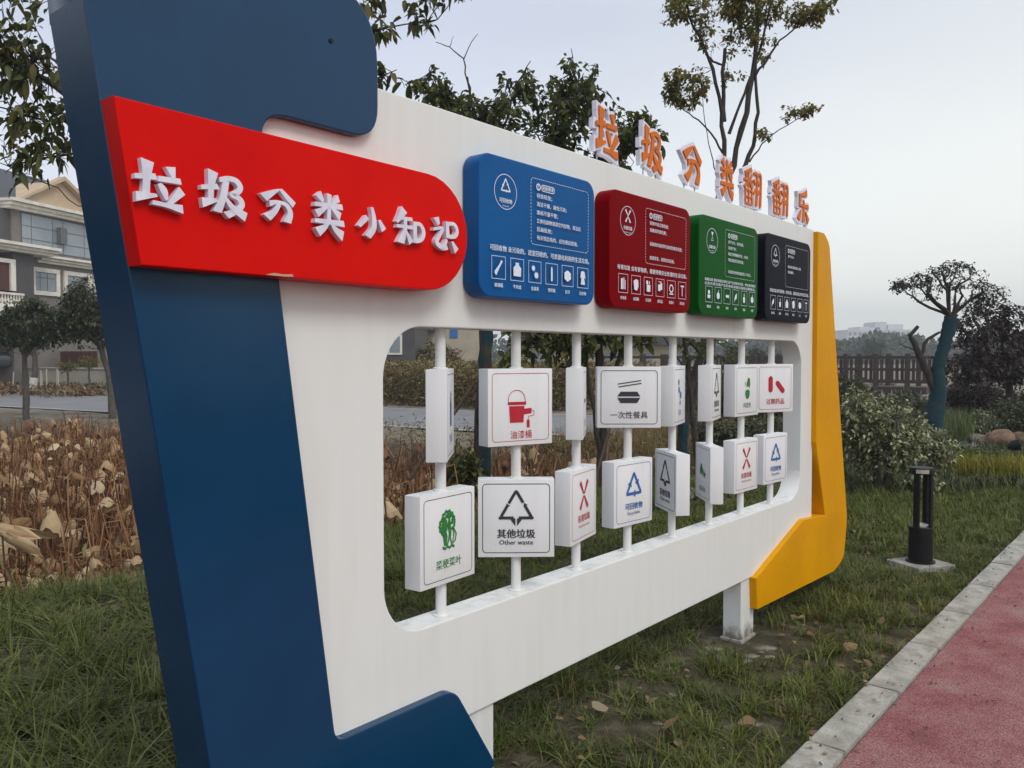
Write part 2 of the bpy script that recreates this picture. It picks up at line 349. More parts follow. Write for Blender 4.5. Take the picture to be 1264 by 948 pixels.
# ------------------------------------------------------------------ red running path with its kerb stones
pm, N, L, P = nmat('red_path_surface'); P.inputs['Roughness'].default_value = .9; P.inputs['Specular IOR Level'].default_value = .25
tc = N.new('ShaderNodeTexCoord')
vo = N.new('ShaderNodeTexVoronoi'); vo.inputs['Scale'].default_value = 260; L.new(tc.outputs['Object'], vo.inputs['Vector'])
a = nz(2.6, 9, .72); b = nz(150, 4, .8)
r1 = ramp(a.outputs['Fac'], [(.30, (.24, .10, .10)), (.42, (.35, .125, .13)), (.55, (.41, .19, .185)), (.70, (.44, .275, .25))])
r2 = ramp(b.outputs['Fac'], [(.36, (.14, .11, .11)), (.50, (.82, .82, .82)), (.70, (1.5, 1.45, 1.45))])
mx = N.new('ShaderNodeMixRGB'); mx.blend_type = 'MULTIPLY'; mx.inputs['Fac'].default_value = 1; L.new(r1.outputs[0], mx.inputs['Color1']); L.new(r2.outputs[0], mx.inputs['Color2']); L.new(mx.outputs[0], P.inputs['Base Color'])
bp = N.new('ShaderNodeBump'); bp.inputs['Strength'].default_value = .9; bp.inputs['Distance'].default_value = .004; L.new(vo.outputs['Distance'], bp.inputs['Height']); L.new(bp.outputs[0], P.inputs['Normal'])
s0, d0 = sdc(1.01, 3.0)                      # outer line of the kerb
KW = .141
mb = MB(); b = 0; pts = []
for k in range(0, 60):
    s = -6+k*1.0
    pts += [fromsd(s, d0+KW+.004, .012), fromsd(s, d0+KW+3.0, .012)]
path = mobj('path', pydata(pts, [(2*k, 2*k+1, 2*k+3, 2*k+2) for k in range(59)]), pm, kind='structure')
kv = []
for q in range(4):
    mb = MB().box(-.356, 0, -.1, .356, KW, .03)
    me = mb.me(bevel=.007)
    bm = bmesh.new(); bm.from_mesh(me); bmesh.ops.subdivide_edges(bm, edges=bm.edges, cuts=1)
    for v in bm.verts: v.co += Vector((random.uniform(-1, 1)*.003, random.uniform(-1, 1)*.003, random.uniform(-1, 1)*.0018))
    bm.to_mesh(me); bm.free(); me.materials.append(M['kerb']); kv.append(me)
sj, _ = sdc(*gnd(1001, 924.6)[:2])
for k in range(-5, 34):
    for side in (0, 1):
        o = mobj('kerb_stone', kv[(k*3+side) % 4], None, path)
        p = fromsd(sj+.72*(k+.5), d0 if side == 0 else d0+KW+3.008, random.uniform(-.003, .002)); o.location = p
        # stone's local y runs from the grass towards the path
        o.rotation_euler = (0, 0, math.atan2(UY, UX)+math.pi+random.uniform(-.004, .004))
        if True:
            o.location = fromsd(sj+.72*(k+.5), d0 if side == 0 else d0+KW+3.008, random.uniform(-.003, .002))

# ------------------------------------------------------------------ the road beyond the pond
rm = surf('road_asphalt', (.21, .21, .215), (.16, .16, .165), 1.2, .85, .3, 60)
lm = surf('road_line', (.55, .53, .48), (.36, .35, .33), 6, .8)
def rdp(a, w, z):                            # a along the road, w across it from its near edge
    return (-2.68+.871*a+.491*w, 17.53-.491*a+.871*w, z)
rp_ = []; 
for k in range(-30, 31): rp_ += [rdp(k*4, 0, .025), rdp(k*4, 5.2, .025)]
road = mobj('road', pydata(rp_, [(2*k, 2*k+1, 2*k+3, 2*k+2) for k in range(60)]), rm, kind='structure')
for w in (.1, 5.0):
    rp_ = []
    for k in range(-30, 31): rp_ += [rdp(k*4, w, .030), rdp(k*4, w+.11, .030)]
    mobj('road_line', pydata(rp_, [(2*k, 2*k+1, 2*k+3, 2*k+2) for k in range(60)]), lm, road, kind='structure')

# ==================================================================== THE SIGN
sign = empty('sign_board', (OX, OY, 0), math.atan2(UY, UX), label='white waste sorting sign board with blue left end, yellow right end and red title plate', cat='sign')
def arc(cx, cz, r, a0, a1, n=8): return [(cx+r*math.cos(R_(a0+(a1-a0)*k/n)), cz+r*math.sin(R_(a0+(a1-a0)*k/n))) for k in range(n+1)]
def rrect(x0, z0, x1, z1, r, n=8):
    return arc(x1-r, z0+r, r, -90, 0, n)+arc(x1-r, z1-r, r, 0, 90, n)+arc(x0+r, z1-r, r, 90, 180, n)+arc(x0+r, z0+r, r, 180, 270, n)
def fillet(P, r, n=6):
    """round polygon corners; r: one radius per corner"""
    out = []
    for i, p in enumerate(P):
        p = Vector(p); a = Vector(P[i-1]); b = Vector(P[(i+1) % len(P)]); rr = r[i]
        if rr <= 0: out.append(tuple(p)); continue
        u = (a-p).normalized(); v = (b-p).normalized(); ang = u.angle(v); t = rr/math.tan(ang/2)
        t = min(t, (a-p).length*.49, (b-p).length*.49); A = p+u*t; B = p+v*t
        for k in range(n+1):
            w = k/n; out.append(tuple(A*(1-w)**2+p*2*w*(1-w)+B*w*w))
    return out
def curve_mesh(loops, half, bev=0.0, fn=None, smooth=True):
    c = bpy.data.curves.new('c', 'CURVE'); c.dimensions = '2D'; c.fill_mode = 'BOTH'; c.extrude = max(half-bev, 0); c.bevel_depth = bev; c.bevel_resolution = 1; c.offset = -bev
    for lp in loops:
        sp = c.splines.new('POLY'); sp.points.add(len(lp)-1); sp.use_cyclic_u = True
        for k, (x, y) in enumerate(lp): sp.points[k].co = (x, y, 0, 1)
    o = bpy.data.objects.new('c', c); link(o)
    dg = bpy.context.evaluated_depsgraph_get(); me = bpy.data.meshes.new_from_object(o.evaluated_get(dg))
    bpy.data.objects.remove(o); bpy.data.curves.remove(c)
    co = np.empty(len(me.vertices)*3, np.float32); me.vertices.foreach_get('co', co); co = co.reshape(-1, 3)
    if fn is not None: co = fn(co); me.vertices.foreach_set('co', co.astype(np.float32).ravel())
    bm = bmesh.new(); bm.from_mesh(me); bmesh.ops.remove_doubles(bm, verts=bm.verts, dist=1e-5); bmesh.ops.recalc_face_normals(bm, faces=bm.faces)
    if smooth:
        bm.normal_update()
        for f in bm.faces: f.smooth = abs(f.normal.y) < .98 and f.calc_area() < .02
        for e in bm.edges:
            if len(e.link_faces) == 2 and (e.calc_face_angle(0) > .4 or any(not f.smooth for f in e.link_faces)): e.smooth = False
    bm.to_mesh(me); bm.free(); me.materials.clear(); me.update(); return me
def plate(name, loops, dback, dfront, mat, parent, bev=.003, **k):
    mid = (dback+dfront)/2; h = (dfront-dback)/2
    me = curve_mesh(loops, h, bev, lambda c: np.stack([c[:, 0], -(mid+c[:, 2]), c[:, 1]], 1))
    return mobj(name, me, mat, parent, **k)
# white frame with its window
outer = [(-1.27, 2.265), (-1.0, .325), (2.885, .325), (2.885, 2.265)]
plate('frame', [outer, rrect(-.584, .665, 2.69, 1.59, .155, 10)], -.11, 0, M['white'], sign, .004)
# blue end: a slanted slab hooked round the frame, top and foot
sl = .154
zl = lambda z: -1.425+(2.235-z)*sl
zi = lambda z: -.956+(1.694-z)*.135
blue = fillet([(zl(2.5), 2.5), (zl(.12), .12), (-.11, .12), (-.318, .449), (zi(.449), .449), (zi(2.105), 2.105), (-.625, 2.105), (-.625, 2.5)],
              [.22, .03, .03, .085, .045, .075, .095, .2], 8)
plate('blue_end', [blue], -.14, .03, M['blue'], sign, .004)
yel = fillet([(2.86, 2.252), (2.965, 2.255), (3.06, 2.2), (3.125, 1.905), (3.36, .865), (3.465, .423), (3.41, .165), (3.22, .118), (2.015, .153), (2.0, .325), (2.67, .535), (3.035, .51), (2.862, .98)],
             [.0, .08, .1, .3, .5, .3, .12, .15, .005, .005, .02, .0, .02], 6)
plate('yellow_end', [yel], -.14, .03, M['yellow'], sign, .004)
for s0_, s1_, nm in ((-.205, -.085, 'a'), (1.90, 2.06, 'b')):
    mb = MB().box(s0_, .012, -.05, s1_, .112, .33); mb.build('support_leg', M['leg'], sign, bevel=.003)
    mbp = MB().box(s0_-.012, -.0, -.06, s1_+.012, .125, .008); mbp.build('base_plate', M['concrete'], sign, bevel=.004)
# posts through the window
PS = [q+.018 for q in (-.315, .067, .439, .819, 1.206, 1.584, 1.952, 2.348)]
for s in PS:
    me = MB().lathe([(.0175, .66), (.0175, 1.595)], 20).me(smooth=True)
    o = mobj('post', me, M['post'], sign); o.location = (s, .052, 0)
    o2 = mobj('collar', MB().lathe([(.026, .6655), (.026, .6685), (.0185, .671)], 20).me(smooth=True), M['post'], o)
# red title plate
Rr = .168; zc_ = 1.862
red = [(zl(2.038)+.002, 2.038), (zl(1.694)+.002, 1.694)]+arc(-.486, zc_, Rr, -90, 90, 16)
redp = plate('title_plate', [red], .004, .086, M['red'], sign, .003, label='red title plate with rounded right end and raised white characters')

pc = pydata([(-1.035, -.0874, 1.6965), (-.985, -.0874, 1.6958), (-.955, -.0874, 1.697), (-.958, -.0874, 1.703), (-.985, -.0874, 1.7005), (-1.01, -.0874, 1.7025)], [(0, 1, 2, 3, 4, 5)])
mobj('paint_chip', pc, M['cream'], redp)
mobj('screw_head', MB().tube([(-.79, -.028, 2.335), (-.79, -.034, 2.335)], .006, 10).me(), M['bollard'], sign)
# ---- brush characters, drawn stroke by stroke (x right, y up, width), on a 100 unit square
G = {
 '垃': [[(0, 64, 10), (42, 69, 13)], [(25, 100, 26), (23, 62, 15), (21, 30, 15)], [(2, 23, 20), (43, 31, 6)], [(70, 94, 20), (77, 72, 7)], [(45, 66, 11), (91, 67, 12)], [(47, 56, 8), (56, 42, 14), (62, 24, 6)], [(93, 48, 19), (78, 30, 13), (64, 14, 9)], [(33, 15, 9), (62, 13, 10), (94, 9, 18)]],
 '圾': [[(0, 61, 9), (36, 68, 13)], [(25, 100, 22), (21, 66, 13), (20, 34, 11)], [(2, 28, 21), (33, 38, 7)], [(38, 83, 10), (56, 89, 11), (74, 87, 12), (83, 74, 12), (77, 62, 12), (65, 55, 11), (80, 49, 12), (86, 36, 13), (76, 22, 13), (52, 7, 16)], [(52, 84, 14), (46, 48, 14), (33, 12, 17)], [(50, 46, 6), (66, 26, 13), (95, 9, 20)]],
 '分': [[(53, 97, 5), (34, 86, 14), (8, 68, 26)], [(56, 98, 9), (75, 80, 13), (96, 60, 17)], [(24, 54, 17), (46, 61, 10), (72, 57, 12), (84, 36, 15), (75, 8, 22)], [(52, 57, 12), (38, 33, 15), (17, 14, 24)]],
 '类': [[(14, 96, 20), (31, 79, 8)], [(50, 98, 14), (49, 70, 12), (48, 36, 12)], [(80, 92, 17), (59, 78, 6)], [(2, 71, 9), (92, 73, 13)], [(42, 68, 6), (8, 50, 19)], [(55, 68, 6), (84, 50, 19)], [(2, 34, 9), (96, 35, 14)], [(45, 34, 8), (34, 22, 13), (10, 8, 23)], [(54, 34, 8), (66, 20, 13), (92, 6, 23)]],
 '小': [[(37, 66, 15), (9, 34, 10)], [(52, 99, 9), (59, 66, 14), (58, 34, 17), (38, 5, 20)], [(77, 63, 9), (93, 32, 19)]],
 '知': [[(30, 98, 24), (18, 78, 16), (5, 60, 9)], [(22, 73, 9), (57, 74, 10)], [(4, 50, 9), (58, 51, 10)], [(33, 73, 10), (31, 40, 13), (17, 4, 23)], [(36, 38, 6), (52, 7, 18)], [(65, 68, 12), (66, 10, 13)], [(63, 63, 11), (84, 62, 11), (95, 42, 12), (87, 21, 12), (65, 13, 11)]],
 '识': [[(11, 97, 20), (22, 77, 9)], [(0, 62, 9), (36, 68, 10), (24, 46, 12), (13, 24, 14), (36, 10, 15), (56, 13, 13)], [(55, 90, 12), (57, 42, 13)], [(53, 84, 11), (83, 85, 11), (95, 66, 12), (85, 49, 12), (57, 46, 11)], [(53, 36, 8), (36, 6, 17)], [(74, 32, 8), (92, 5, 20)]],
 '翻': [[(46, 99, 14), (6, 86, 8)], [(28, 90, 8), (27, 44, 7)], [(0, 67, 7), (52, 67, 9)], [(24, 64, 5), (3, 45, 12)], [(32, 64, 5), (51, 47, 12)], [(9, 84, 7), (15, 73, 6)], [(46, 85, 7), (39, 74, 5)], [(8, 40, 7), (46, 40, 7), (47, 3, 8), (8, 3, 7), (8, 40, 7)], [(8, 22, 6), (46, 22, 6)], [(27, 40, 6), (27, 4, 6)],
       [(54, 90, 8), (74, 90, 9), (75, 45, 9), (72, 2, 11)], [(56, 74, 8), (65, 60, 6)], [(54, 34, 7), (69, 50, 8)], [(78, 90, 8), (97, 90, 9), (98, 45, 9), (95, 2, 11)], [(79, 74, 8), (88, 60, 6)], [(78, 34, 7), (92, 50, 8)]],
 '乐': [[(82, 97, 22), (50, 88, 13), (14, 84, 8)], [(24, 84, 13), (19, 52, 12)], [(14, 53, 9), (55, 53, 10), (96, 56, 16)], [(54, 72, 10), (55, 35, 15), (50, 3, 20)], [(30, 38, 7), (7, 8, 22)], [(70, 38, 7), (94, 8, 22)]],
}
def catmull(P, n=5):
    if len(P) < 3: return [np.array(p, float) for p in P]
    P = [np.array(p, float) for p in P]; Q = [2*P[0]-P[1]]+P+[2*P[-1]-P[-2]]; out = []
    for i in range(1, len(Q)-2):
        for k in range(n):
            t = k/n; a, b, c, d = Q[i-1:i+3]
            out.append(.5*((2*b)+(-a+c)*t+(2*a-5*b+4*c-d)*t*t+(-a+3*b-3*c+d)*t**3))
    out.append(P[-1]); return out
def glyph(ch, grow=0.0):
    """list of stroke outlines on the 100 unit square"""
    out = []
    for st in G[ch]:
        square = ch == '翻' and len(st) == 5
        P = catmull(st) if not square else [np.array(p, float) for p in st]
        Lf, Rt = [], []
        for i, p in enumerate(P):
            t = P[min(i+1, len(P)-1)][:2]-P[max(i-1, 0)][:2]; t = t/(np.linalg.norm(t)+1e-9)
            nrm = np.array([-t[1], t[0]]); w = p[2]/2+grow; c = p[:2].copy()
            if i == 0: c -= t*grow
            if i == len(P)-1: c += t*grow
            if i == 0: sl_ = t*w*.18
            elif i == len(P)-1: sl_ = -t*w*.22
            else: sl_ = 0*t
            Lf.append(c+nrm*w+sl_); Rt.append(c-nrm*w-sl_)
        out.append((Lf, Rt))
    return out
def glyph_mesh(ch, size_x, size_z, y0, y1, grow=0.0):
    """raised character: x right, z up, from y0 (back) to y1 (front, towards the viewer = smaller y)"""
    V = []; F = []
    for k, (Lf, Rt) in enumerate(glyph(ch, grow)):
        n = len(Lf); b = len(V); yf = y1-.00035*k; yb = y0
        for y in (yf, yb):
            for q in Lf: V.append(((q[0]-50)/100*size_x, y, (q[1]-50)/100*size_z))
            for q in Rt: V.append(((q[0]-50)/100*size_x, y, (q[1]-50)/100*size_z))
        for i in range(n-1):
            F += [(b+i, b+i+1, b+n+i+1, b+n+i), (b+2*n+i, b+3*n+i, b+3*n+i+1, b+2*n+i+1), (b+i, b+2*n+i, b+2*n+i+1, b+i+1), (b+n+i, b+n+i+1, b+3*n+i+1, b+3*n+i)]
        F += [(b, b+n, b+3*n, b+2*n), (b+n-1, b+3*n-1, b+4*n-1, b+2*n-1)]
    me = pydata(V, F); bm = bmesh.new(); bm.from_mesh(me); bmesh.ops.recalc_face_normals(bm, faces=bm.faces); bm.to_mesh(me); bm.free(); return me
for ch, cx, cz, sx, sz in (('垃', -1.302, 1.863, .112, .103), ('圾', -1.149, 1.866, .118, .103), ('分', -1.006, 1.862, .098, .086), ('类', -.853, 1.860, .098, .112), ('小', -.714, 1.858, .102, .086), ('知', -.571, 1.862, .112, .100), ('识', -.427, 1.858, .104, .098)):
    o = mobj('letter', glyph_mesh(ch, sx, sz, -.084, -.101), M['letter'], redp); o.location = (cx, 0, cz)
# characters standing on the top edge
STAND = [('垃', .635, .177), ('圾', .992, .19), ('分', 1.36, .195), ('类', 1.73, .165), ('翻', 2.033, .225), ('翻', 2.41, .225), ('乐', 2.767, .195)]
for ch, cx, w in STAND:
    h = .195; w *= .96
    o = mobj('standing_letter', glyph_mesh(ch, w, h, .024, .004, 6.0), M['letter'], sign); o.location = (cx, .03, 2.392)
    f = mobj('orange_face', glyph_mesh(ch, w*.98, h*.98, .0005, -.003, -.5), M['orange'], o)
    f.location = (0, 0, 0)
    for q in (-.055, .05): MB().box(q-.002, .012, -.135, q+.002, .016, -.07).build('stalk', M['metal'], o)

# ------------------------------------------------------------------ flat print
TXT = {}
def text2d(body, bold=0.0):
    key = (body, bold)
    if key in TXT: return TXT[key]
    c = bpy.data.curves.new('t', 'FONT'); c.body = body; c.offset = bold; c.resolution_u = 2
    o = bpy.data.objects.new('t', c); link(o); dg = bpy.context.evaluated_depsgraph_get()
    me = bpy.data.meshes.new_from_object(o.evaluated_get(dg)); bpy.data.objects.remove(o); bpy.data.curves.remove(c)
    v = np.array([q.co[:2] for q in me.vertices]) if len(me.vertices) else np.zeros((1, 2)); fs = [tuple(p.vertices) for p in me.polygons]
    TXT[key] = (v, fs); bpy.data.meshes.remove(me); return TXT[key]
class Print:
    """flat ink in face coordinates x right, z up; laid a hair in front of the face"""
    def __init__(s): s.v = []; s.f = []; s.k = 0
    def _add(s, pts, faces):
        b = len(s.v); y = -.00004*s.k; s.k += 1
        s.v += [(p[0], y, p[1]) for p in pts]; s.f += [tuple(b+i for i in f) for f in faces]; return s
    def poly(s, pts): return s._add(pts, [tuple(range(len(pts)))])
    def rect(s, x0, z0, x1, z1): return s.poly([(x0, z0), (x1, z0), (x1, z1), (x0, z1)])
    def disc(s, x, z, r, rz=None, n=20): return s.poly([(x+r*math.cos(2*math.pi*k/n), z+(rz or r)*math.sin(2*math.pi*k/n)) for k in range(n)])
    def stroke(s, pts, w, closed=False):
        n = len(pts); P = [np.array(p, float) for p in pts]; L_, R2 = [], []
        for i in range(n):
            a = P[i-1] if (i > 0 or closed) else P[i]; c = P[(i+1) % n] if (i < n-1 or closed) else P[i]
            t = c-a; t = t/(np.linalg.norm(t)+1e-9); nn = np.array([-t[1], t[0]])*w/2
            L_.append(P[i]+nn); R2.append(P[i]-nn)
        m = n if closed else n-1
        return s._add(L_+R2, [(i, (i+1) % n, n+(i+1) % n, n+i) for i in range(m)])
    def ring(s, x, z, r, w, n=36): return s.stroke([(x+r*math.cos(2*math.pi*k/n), z+r*math.sin(2*math.pi*k/n)) for k in range(n)], w, True)
    def dashes(s, pts, w, L1, gap):
        P = [np.array(p, float) for p in pts]; P.append(P[0]); pos = 0; on = True; left = L1
        for a, b in zip(P[:-1], P[1:]):
            d = np.linalg.norm(b-a); t = 0
            if d < 1e-6: continue
            while t < d-1e-6:
                st = min(left, d-t)
                if on: s.stroke([a+(b-a)*t/d, a+(b-a)*(t+st)/d], w)
                t += st; left -= st
                if left <= 1e-9: on = not on; left = L1 if on else gap
        return s
    def text(s, body, x, z, size, align='c', bold=0.0, width=None, slant=0):
        v, fs = text2d(body, 0.0); v = v*size; w = v[:, 0].max()-v[:, 0].min(); ox = v[:, 0].min()
        if width and w > 0: v = v*np.array([width/w, 1]); ox = ox*width/w; w = width
        v = v-np.array([ox, 0])-np.array([{'l': 0, 'c': w/2, 'r': w}[align], size*.33])
        bw = bold*size
        for dx, dz in (((-bw, 0), (0, bw*.5), (bw, 0)) if bold > 0 else ((0, 0),)): s._add([(x+p[0]+dx, z+p[1]+dz) for p in v], fs)
        return s
    def build(s, name, mat, parent, y=0.0, flip=False, **k):
        me = pydata([((-a if flip else a), (-(b)+y if flip else b-y), c) for a, b, c in s.v], s.f) if False else pydata([(a, b, c) for a, b, c in s.v], s.f)
        o = mobj(name, me, mat, parent, **k); return o
def recycle(P, x, z, r, w, kind='tri'):
    """three bent arrows chasing round a triangle"""
    A = [np.array([x+r*math.sin(R_(120*k)), z+r*math.cos(R_(120*k))]) for k in range(3)]
    for k in range(3):
        p, q, t = A[k-1], A[k], A[(k+1) % 3]
        e0 = p+(q-p)*.56; e1 = q-(q-p)*.08; e2 = q+(t-q)*.08; e3 = q+(t-q)*.40
        P.stroke([e0, e1, (q*.86+(e1+e2)/2*.14), e2, e3], w)
        d = (t-q)/np.linalg.norm(t-q); nn = np.array([-d[1], d[0]])
        P.poly([e3+nn*w*1.25, e3-nn*w*1.25, e3+d*w*1.9])
    return P
def recycle_flat(P, x, z, r, w):
    """open triangle with arrows pointing down in the middle of its base"""
    top = (x, z+r); l = (x-r*1.0, z-r*.72); rr = (x+r*1.0, z-r*.72)
    def seg(a, b, t0, t1): P.stroke([(a[0]+(b[0]-a[0])*t0, a[1]+(b[1]-a[1])*t0), (a[0]+(b[0]-a[0])*t1, a[1]+(b[1]-a[1])*t1)], w)
    seg(l, top, .06, .42); seg(l, top, .53, .95); seg(top, rr, .05, .44); seg(top, rr, .54, .96)
    P.stroke([(l[0]+.02*r, l[1]), (x-.16*r, l[1])], w); P.stroke([(x+.16*r, l[1]), (rr[0]-.02*r, l[1])], w)
    P.poly([(x-.42*r, l[1]-.03*r), (x-.05*r, l[1]-.03*r), (x-.05*r, l[1]-.52*r)]); P.poly([(x+.42*r, l[1]-.03*r), (x+.05*r, l[1]-.03*r), (x+.05*r, l[1]-.52*r)])
    P.disc(x-.55*r, z+.05*r, w*.9, n=3); P.disc(x+.56*r, z+.10*r, w*.9, n=3); P.disc(x, z+r*.93, w*.62, n=8); P.disc(l[0], l[1], w*.6, n=8); P.disc(rr[0], rr[1], w*.6, n=8)
def cross(P, x, z, r, w):
    for sx in (-1, 1):
        for sz in (-1, 1):
            a = np.array([x+sx*.05*r, z+sz*.08*r]); b = np.array([x+sx*.78*r, z+sz*1.05*r]); d = (b-a)/np.linalg.norm(b-a); nn = np.array([-d[1], d[0]])
            P.poly([a+nn*w*.3, a-nn*w*.3, b-nn*w*.75, b+nn*w*.75]); 
            pass
def hourglass(P, x, z, r, w):
    P.poly([(x-.5*r, z+r), (x+.5*r, z+r), (x, z+.1*r)]); P.stroke([(x-.5*r, z-.75*r), (x+.5*r, z-.75*r), (x, z-.0*r)], w, True)

# ------------------------------------------------------------------ four information panels
def icon(P, kind, x, z, r):
    q = lambda a, b: (x+a*r, z+b*r)
    if kind == 'bottle': P.poly([q(-.75, -.7), q(-.45, -.95), q(.2, .05), q(.72, .75), q(.5, .95), q(.05, .3), q(-.75, -.45)])
    elif kind == 'bag': P.poly([q(-.7, -.8), q(.7, -.8), q(.75, .2), q(.3, .6), q(.35, .85), q(-.35, .85), q(-.3, .6), q(-.75, .2)])
    elif kind == 'gear':
        for cx_, cz_, g in ((-.3, .45, .42), (.3, -.4, .5)):
            P.poly([(x+(cx_+g*(1 if k % 2 else .62)*math.cos(k*math.pi/8))*r, z+(cz_+g*(1 if k % 2 else .62)*math.sin(k*math.pi/8))*r) for k in range(16)])
    elif kind == 'tube': P.poly([q(-.16, -.9), q(.2, -.9), q(.2, .6), q(.08, .95), q(-.06, .95), q(-.16, .6)])
    elif kind == 'book': P.poly([q(-.7, -.4), q(0, -.75), q(.75, -.35), q(.7, .4), q(0, .75), q(-.7, .45)])
    elif kind == 'dress': P.poly([q(-.5, -.9), q(.5, -.9), q(.3, .1), q(.62, -.1), q(.42, .8), q(.15, .92), q(-.15, .92), q(-.42, .8), q(-.62, -.1), q(-.3, .1)])
    elif kind == 'tubes': P.rect(*q(-.6, -.85), *q(-.12, .7)); P.rect(*q(.05, -.85), *q(.28, .85)); P.rect(*q(.42, -.85), *q(.6, .5))
    elif kind == 'blob': P.poly([q(-.5, -.7), q(.3, -.85), q(.7, -.2), q(.6, .7), q(0, .85), q(-.7, .55)])
    elif kind == 'can': P.rect(*q(-.45, -.8), *q(.6, .25)); P.rect(*q(-.6, .3), *q(-.1, .85)); P.rect(*q(.15, .35), *q(.4, .8))
    elif kind == 'camera': P.rect(*q(-.6, -.5), *q(.1, .5)); P.rect(*q(.05, -.3), *q(.65, .75)); P.stroke([q(-.5, .9), q(.5, .9)], r*.12)
    elif kind == 'ringed': P.ring(x, z+.1*r, r*.55, r*.22); P.rect(*q(-.6, -.85), *q(.6, -.65))
    elif kind == 'strip': P.rect(*q(-.1, -.9), *q(.1, .5)); P.rect(*q(-.5, .55), *q(.6, .78))
    elif kind == 'bowl': P.poly([q(-.6, -.1), q(.6, -.1), q(.4, -.7), q(-.4, -.7)]); P.disc(x, z+.35*r, .4*r, n=12)
    elif kind == 'fish': P.disc(x-.1*r, z, .5*r, .28*r, 12); P.poly([q(.25, 0), q(.75, .4), q(.75, -.4)])
    elif kind == 'leaf': P.poly([q(-.6, -.6), q(-.3, .3), q(.5, .8), q(.4, -.2)]); P.stroke([q(-.7, -.9), q(.1, .1)], r*.12)
    elif kind == 'cup': P.poly([q(-.35, -.8), q(.35, -.8), q(.5, .2), q(-.5, .2)]); P.rect(*q(-.1, .25), *q(.15, .9))
    elif kind == 'apple': P.disc(x, z-.1*r, .6*r, n=14); P.stroke([q(0, .4), q(.2, .9)], r*.15)
def panel(s0_, s1_, mat, lab, kind, title, en, lines, foot, icons, caps):
    z0, z1 = 1.690, 2.145; W = s1_-s0_; cx = (s0_+s1_)/2; cz = (z0+z1)/2
    pl = plate('information_panel', [rrect(s0_, z0, s1_, z1, .052, 8)], .003, .072, mat, sign, .005, label=lab)
    P = Print(); X_ = lambda a: a-W/2; H = z1-z0
    fx = lambda u_: (u_-.5)*W; fz = lambda v_: (.5-v_)*H
    P.ring(fx(.20), fz(.245), .056, .0022)
    c_ = (fx(.20), fz(.205))
    if kind == 'r': recycle(P, c_[0], c_[1]-.002, .026, .0048)
    elif kind == 'x': cross(P, c_[0], c_[1], .023, .006)
    elif kind == 'h': hourglass(P, c_[0], c_[1], .022, .004)
    else: recycle_flat(P, c_[0], c_[1], .021, .004)
    P.text(title, fx(.20), fz(.31), .0165, bold=.022); P.text(en, fx(.20), fz(.345), .0075)
    P.dashes(rrect(fx(.40), fz(.585), fx(.93), fz(.095), .014, 4), .0018, .007, .0045)
    # heading: an exclamation mark in a disc and a reversed lozenge
    P.ring(fx(.46), fz(.155), .0098, .0045, 18); P.text('!', fx(.46), fz(.155), .017, bold=.03)
    P.stroke(rrect(fx(.485), fz(.178), fx(.60), fz(.133), .008, 4), .0024, True); P.text('投放要求', fx(.5425), fz(.156), .0150, bold=.03, width=.066)
    for k_, t in enumerate(lines): P.text(t, fx(.445), fz(.222+.062*k_), .0168, 'l', bold=.012, width=min(.455*W, len(t)*.0172))
    fs = [foot] if isinstance(foot, str) else foot
    for k_, t in enumerate(fs): P.text(t, fx(.5), fz(.655+.04*k_-.012*(len(fs)-1)), .0205 if len(fs) == 1 else .0145, bold=.016, width=.86*W)
    for k_, (ic, cp) in enumerate(zip(icons, caps)):
        ux = .135+.146*k_; x = fx(ux); z = fz(.79)
        P.stroke([(x-.034, z-.036), (x+.034, z-.036), (x+.034, z+.036), (x-.034, z+.036)], .0022, True)
        icon(P, ic, x, z, .027); P.text(cp, x, fz(.915), .0145, bold=.015)
    o = P.build('white_print', M['ink_white'], pl, kind='stuff'); o.location = (cx, -.0735, cz)
panel(-.250, .395, M['p_blue'], 'blue panel about recyclable waste with white icons, leftmost of the four', 'r', '可回收物', 'Recyclable',
      ['轻投轻放；', '清洁干燥，避免污染；', '废纸尽量平整；', '立体包装物请清空内容物，清洁后', '压扁投放；', '有尖锐边角的，应包裹后投放。'], '可回收物 未污染的，适宜回收的，可资源化利用的生活垃圾。',
      ['bottle', 'bag', 'gear', 'tube', 'book', 'dress'], ['玻璃瓶', '牛奶盒', '金属类', '塑料瓶', '旧书', '旧衣物'])
panel(.497, 1.150, M['p_red'], 'dark red panel about hazardous waste with white icons', 'x', '有害垃圾', 'Hazardous waste',
      ['投放时请注意轻放；', '易破损的请包裹；', '', '易破损的请连带包装或包裹后轻放；', '', '如易挥发，请密封后投放。'], '有害垃圾 含有害物质，需要特殊安全处理的生活垃圾。',
      ['tubes', 'blob', 'can', 'camera', 'ringed', 'strip'], ['充电池', '油漆桶', '杀虫剂', '废药品', '水银计', '荧光灯'])
panel(1.232, 1.880, M['p_green'], 'green panel about perishable kitchen waste with white icons', 'h', '易腐垃圾', 'Perishable',
      ['沥干水分，去除包装，', '投放干净；', '难以生物降解的贝壳、大骨头', '等应投放至其他垃圾；', '', '纯流质的食物垃圾应倒入下水口。'], ['易腐垃圾 居民家庭日常生活产生的厨余垃圾，单位食堂餐饮', '以及农贸市场产生的有机易腐垃圾和过期食品。'],
      ['bowl', 'apple', 'fish', 'leaf', 'cup', 'apple'], ['剩饭菜', '果皮', '鱼骨', '菜叶', '茶渣', '水果'])
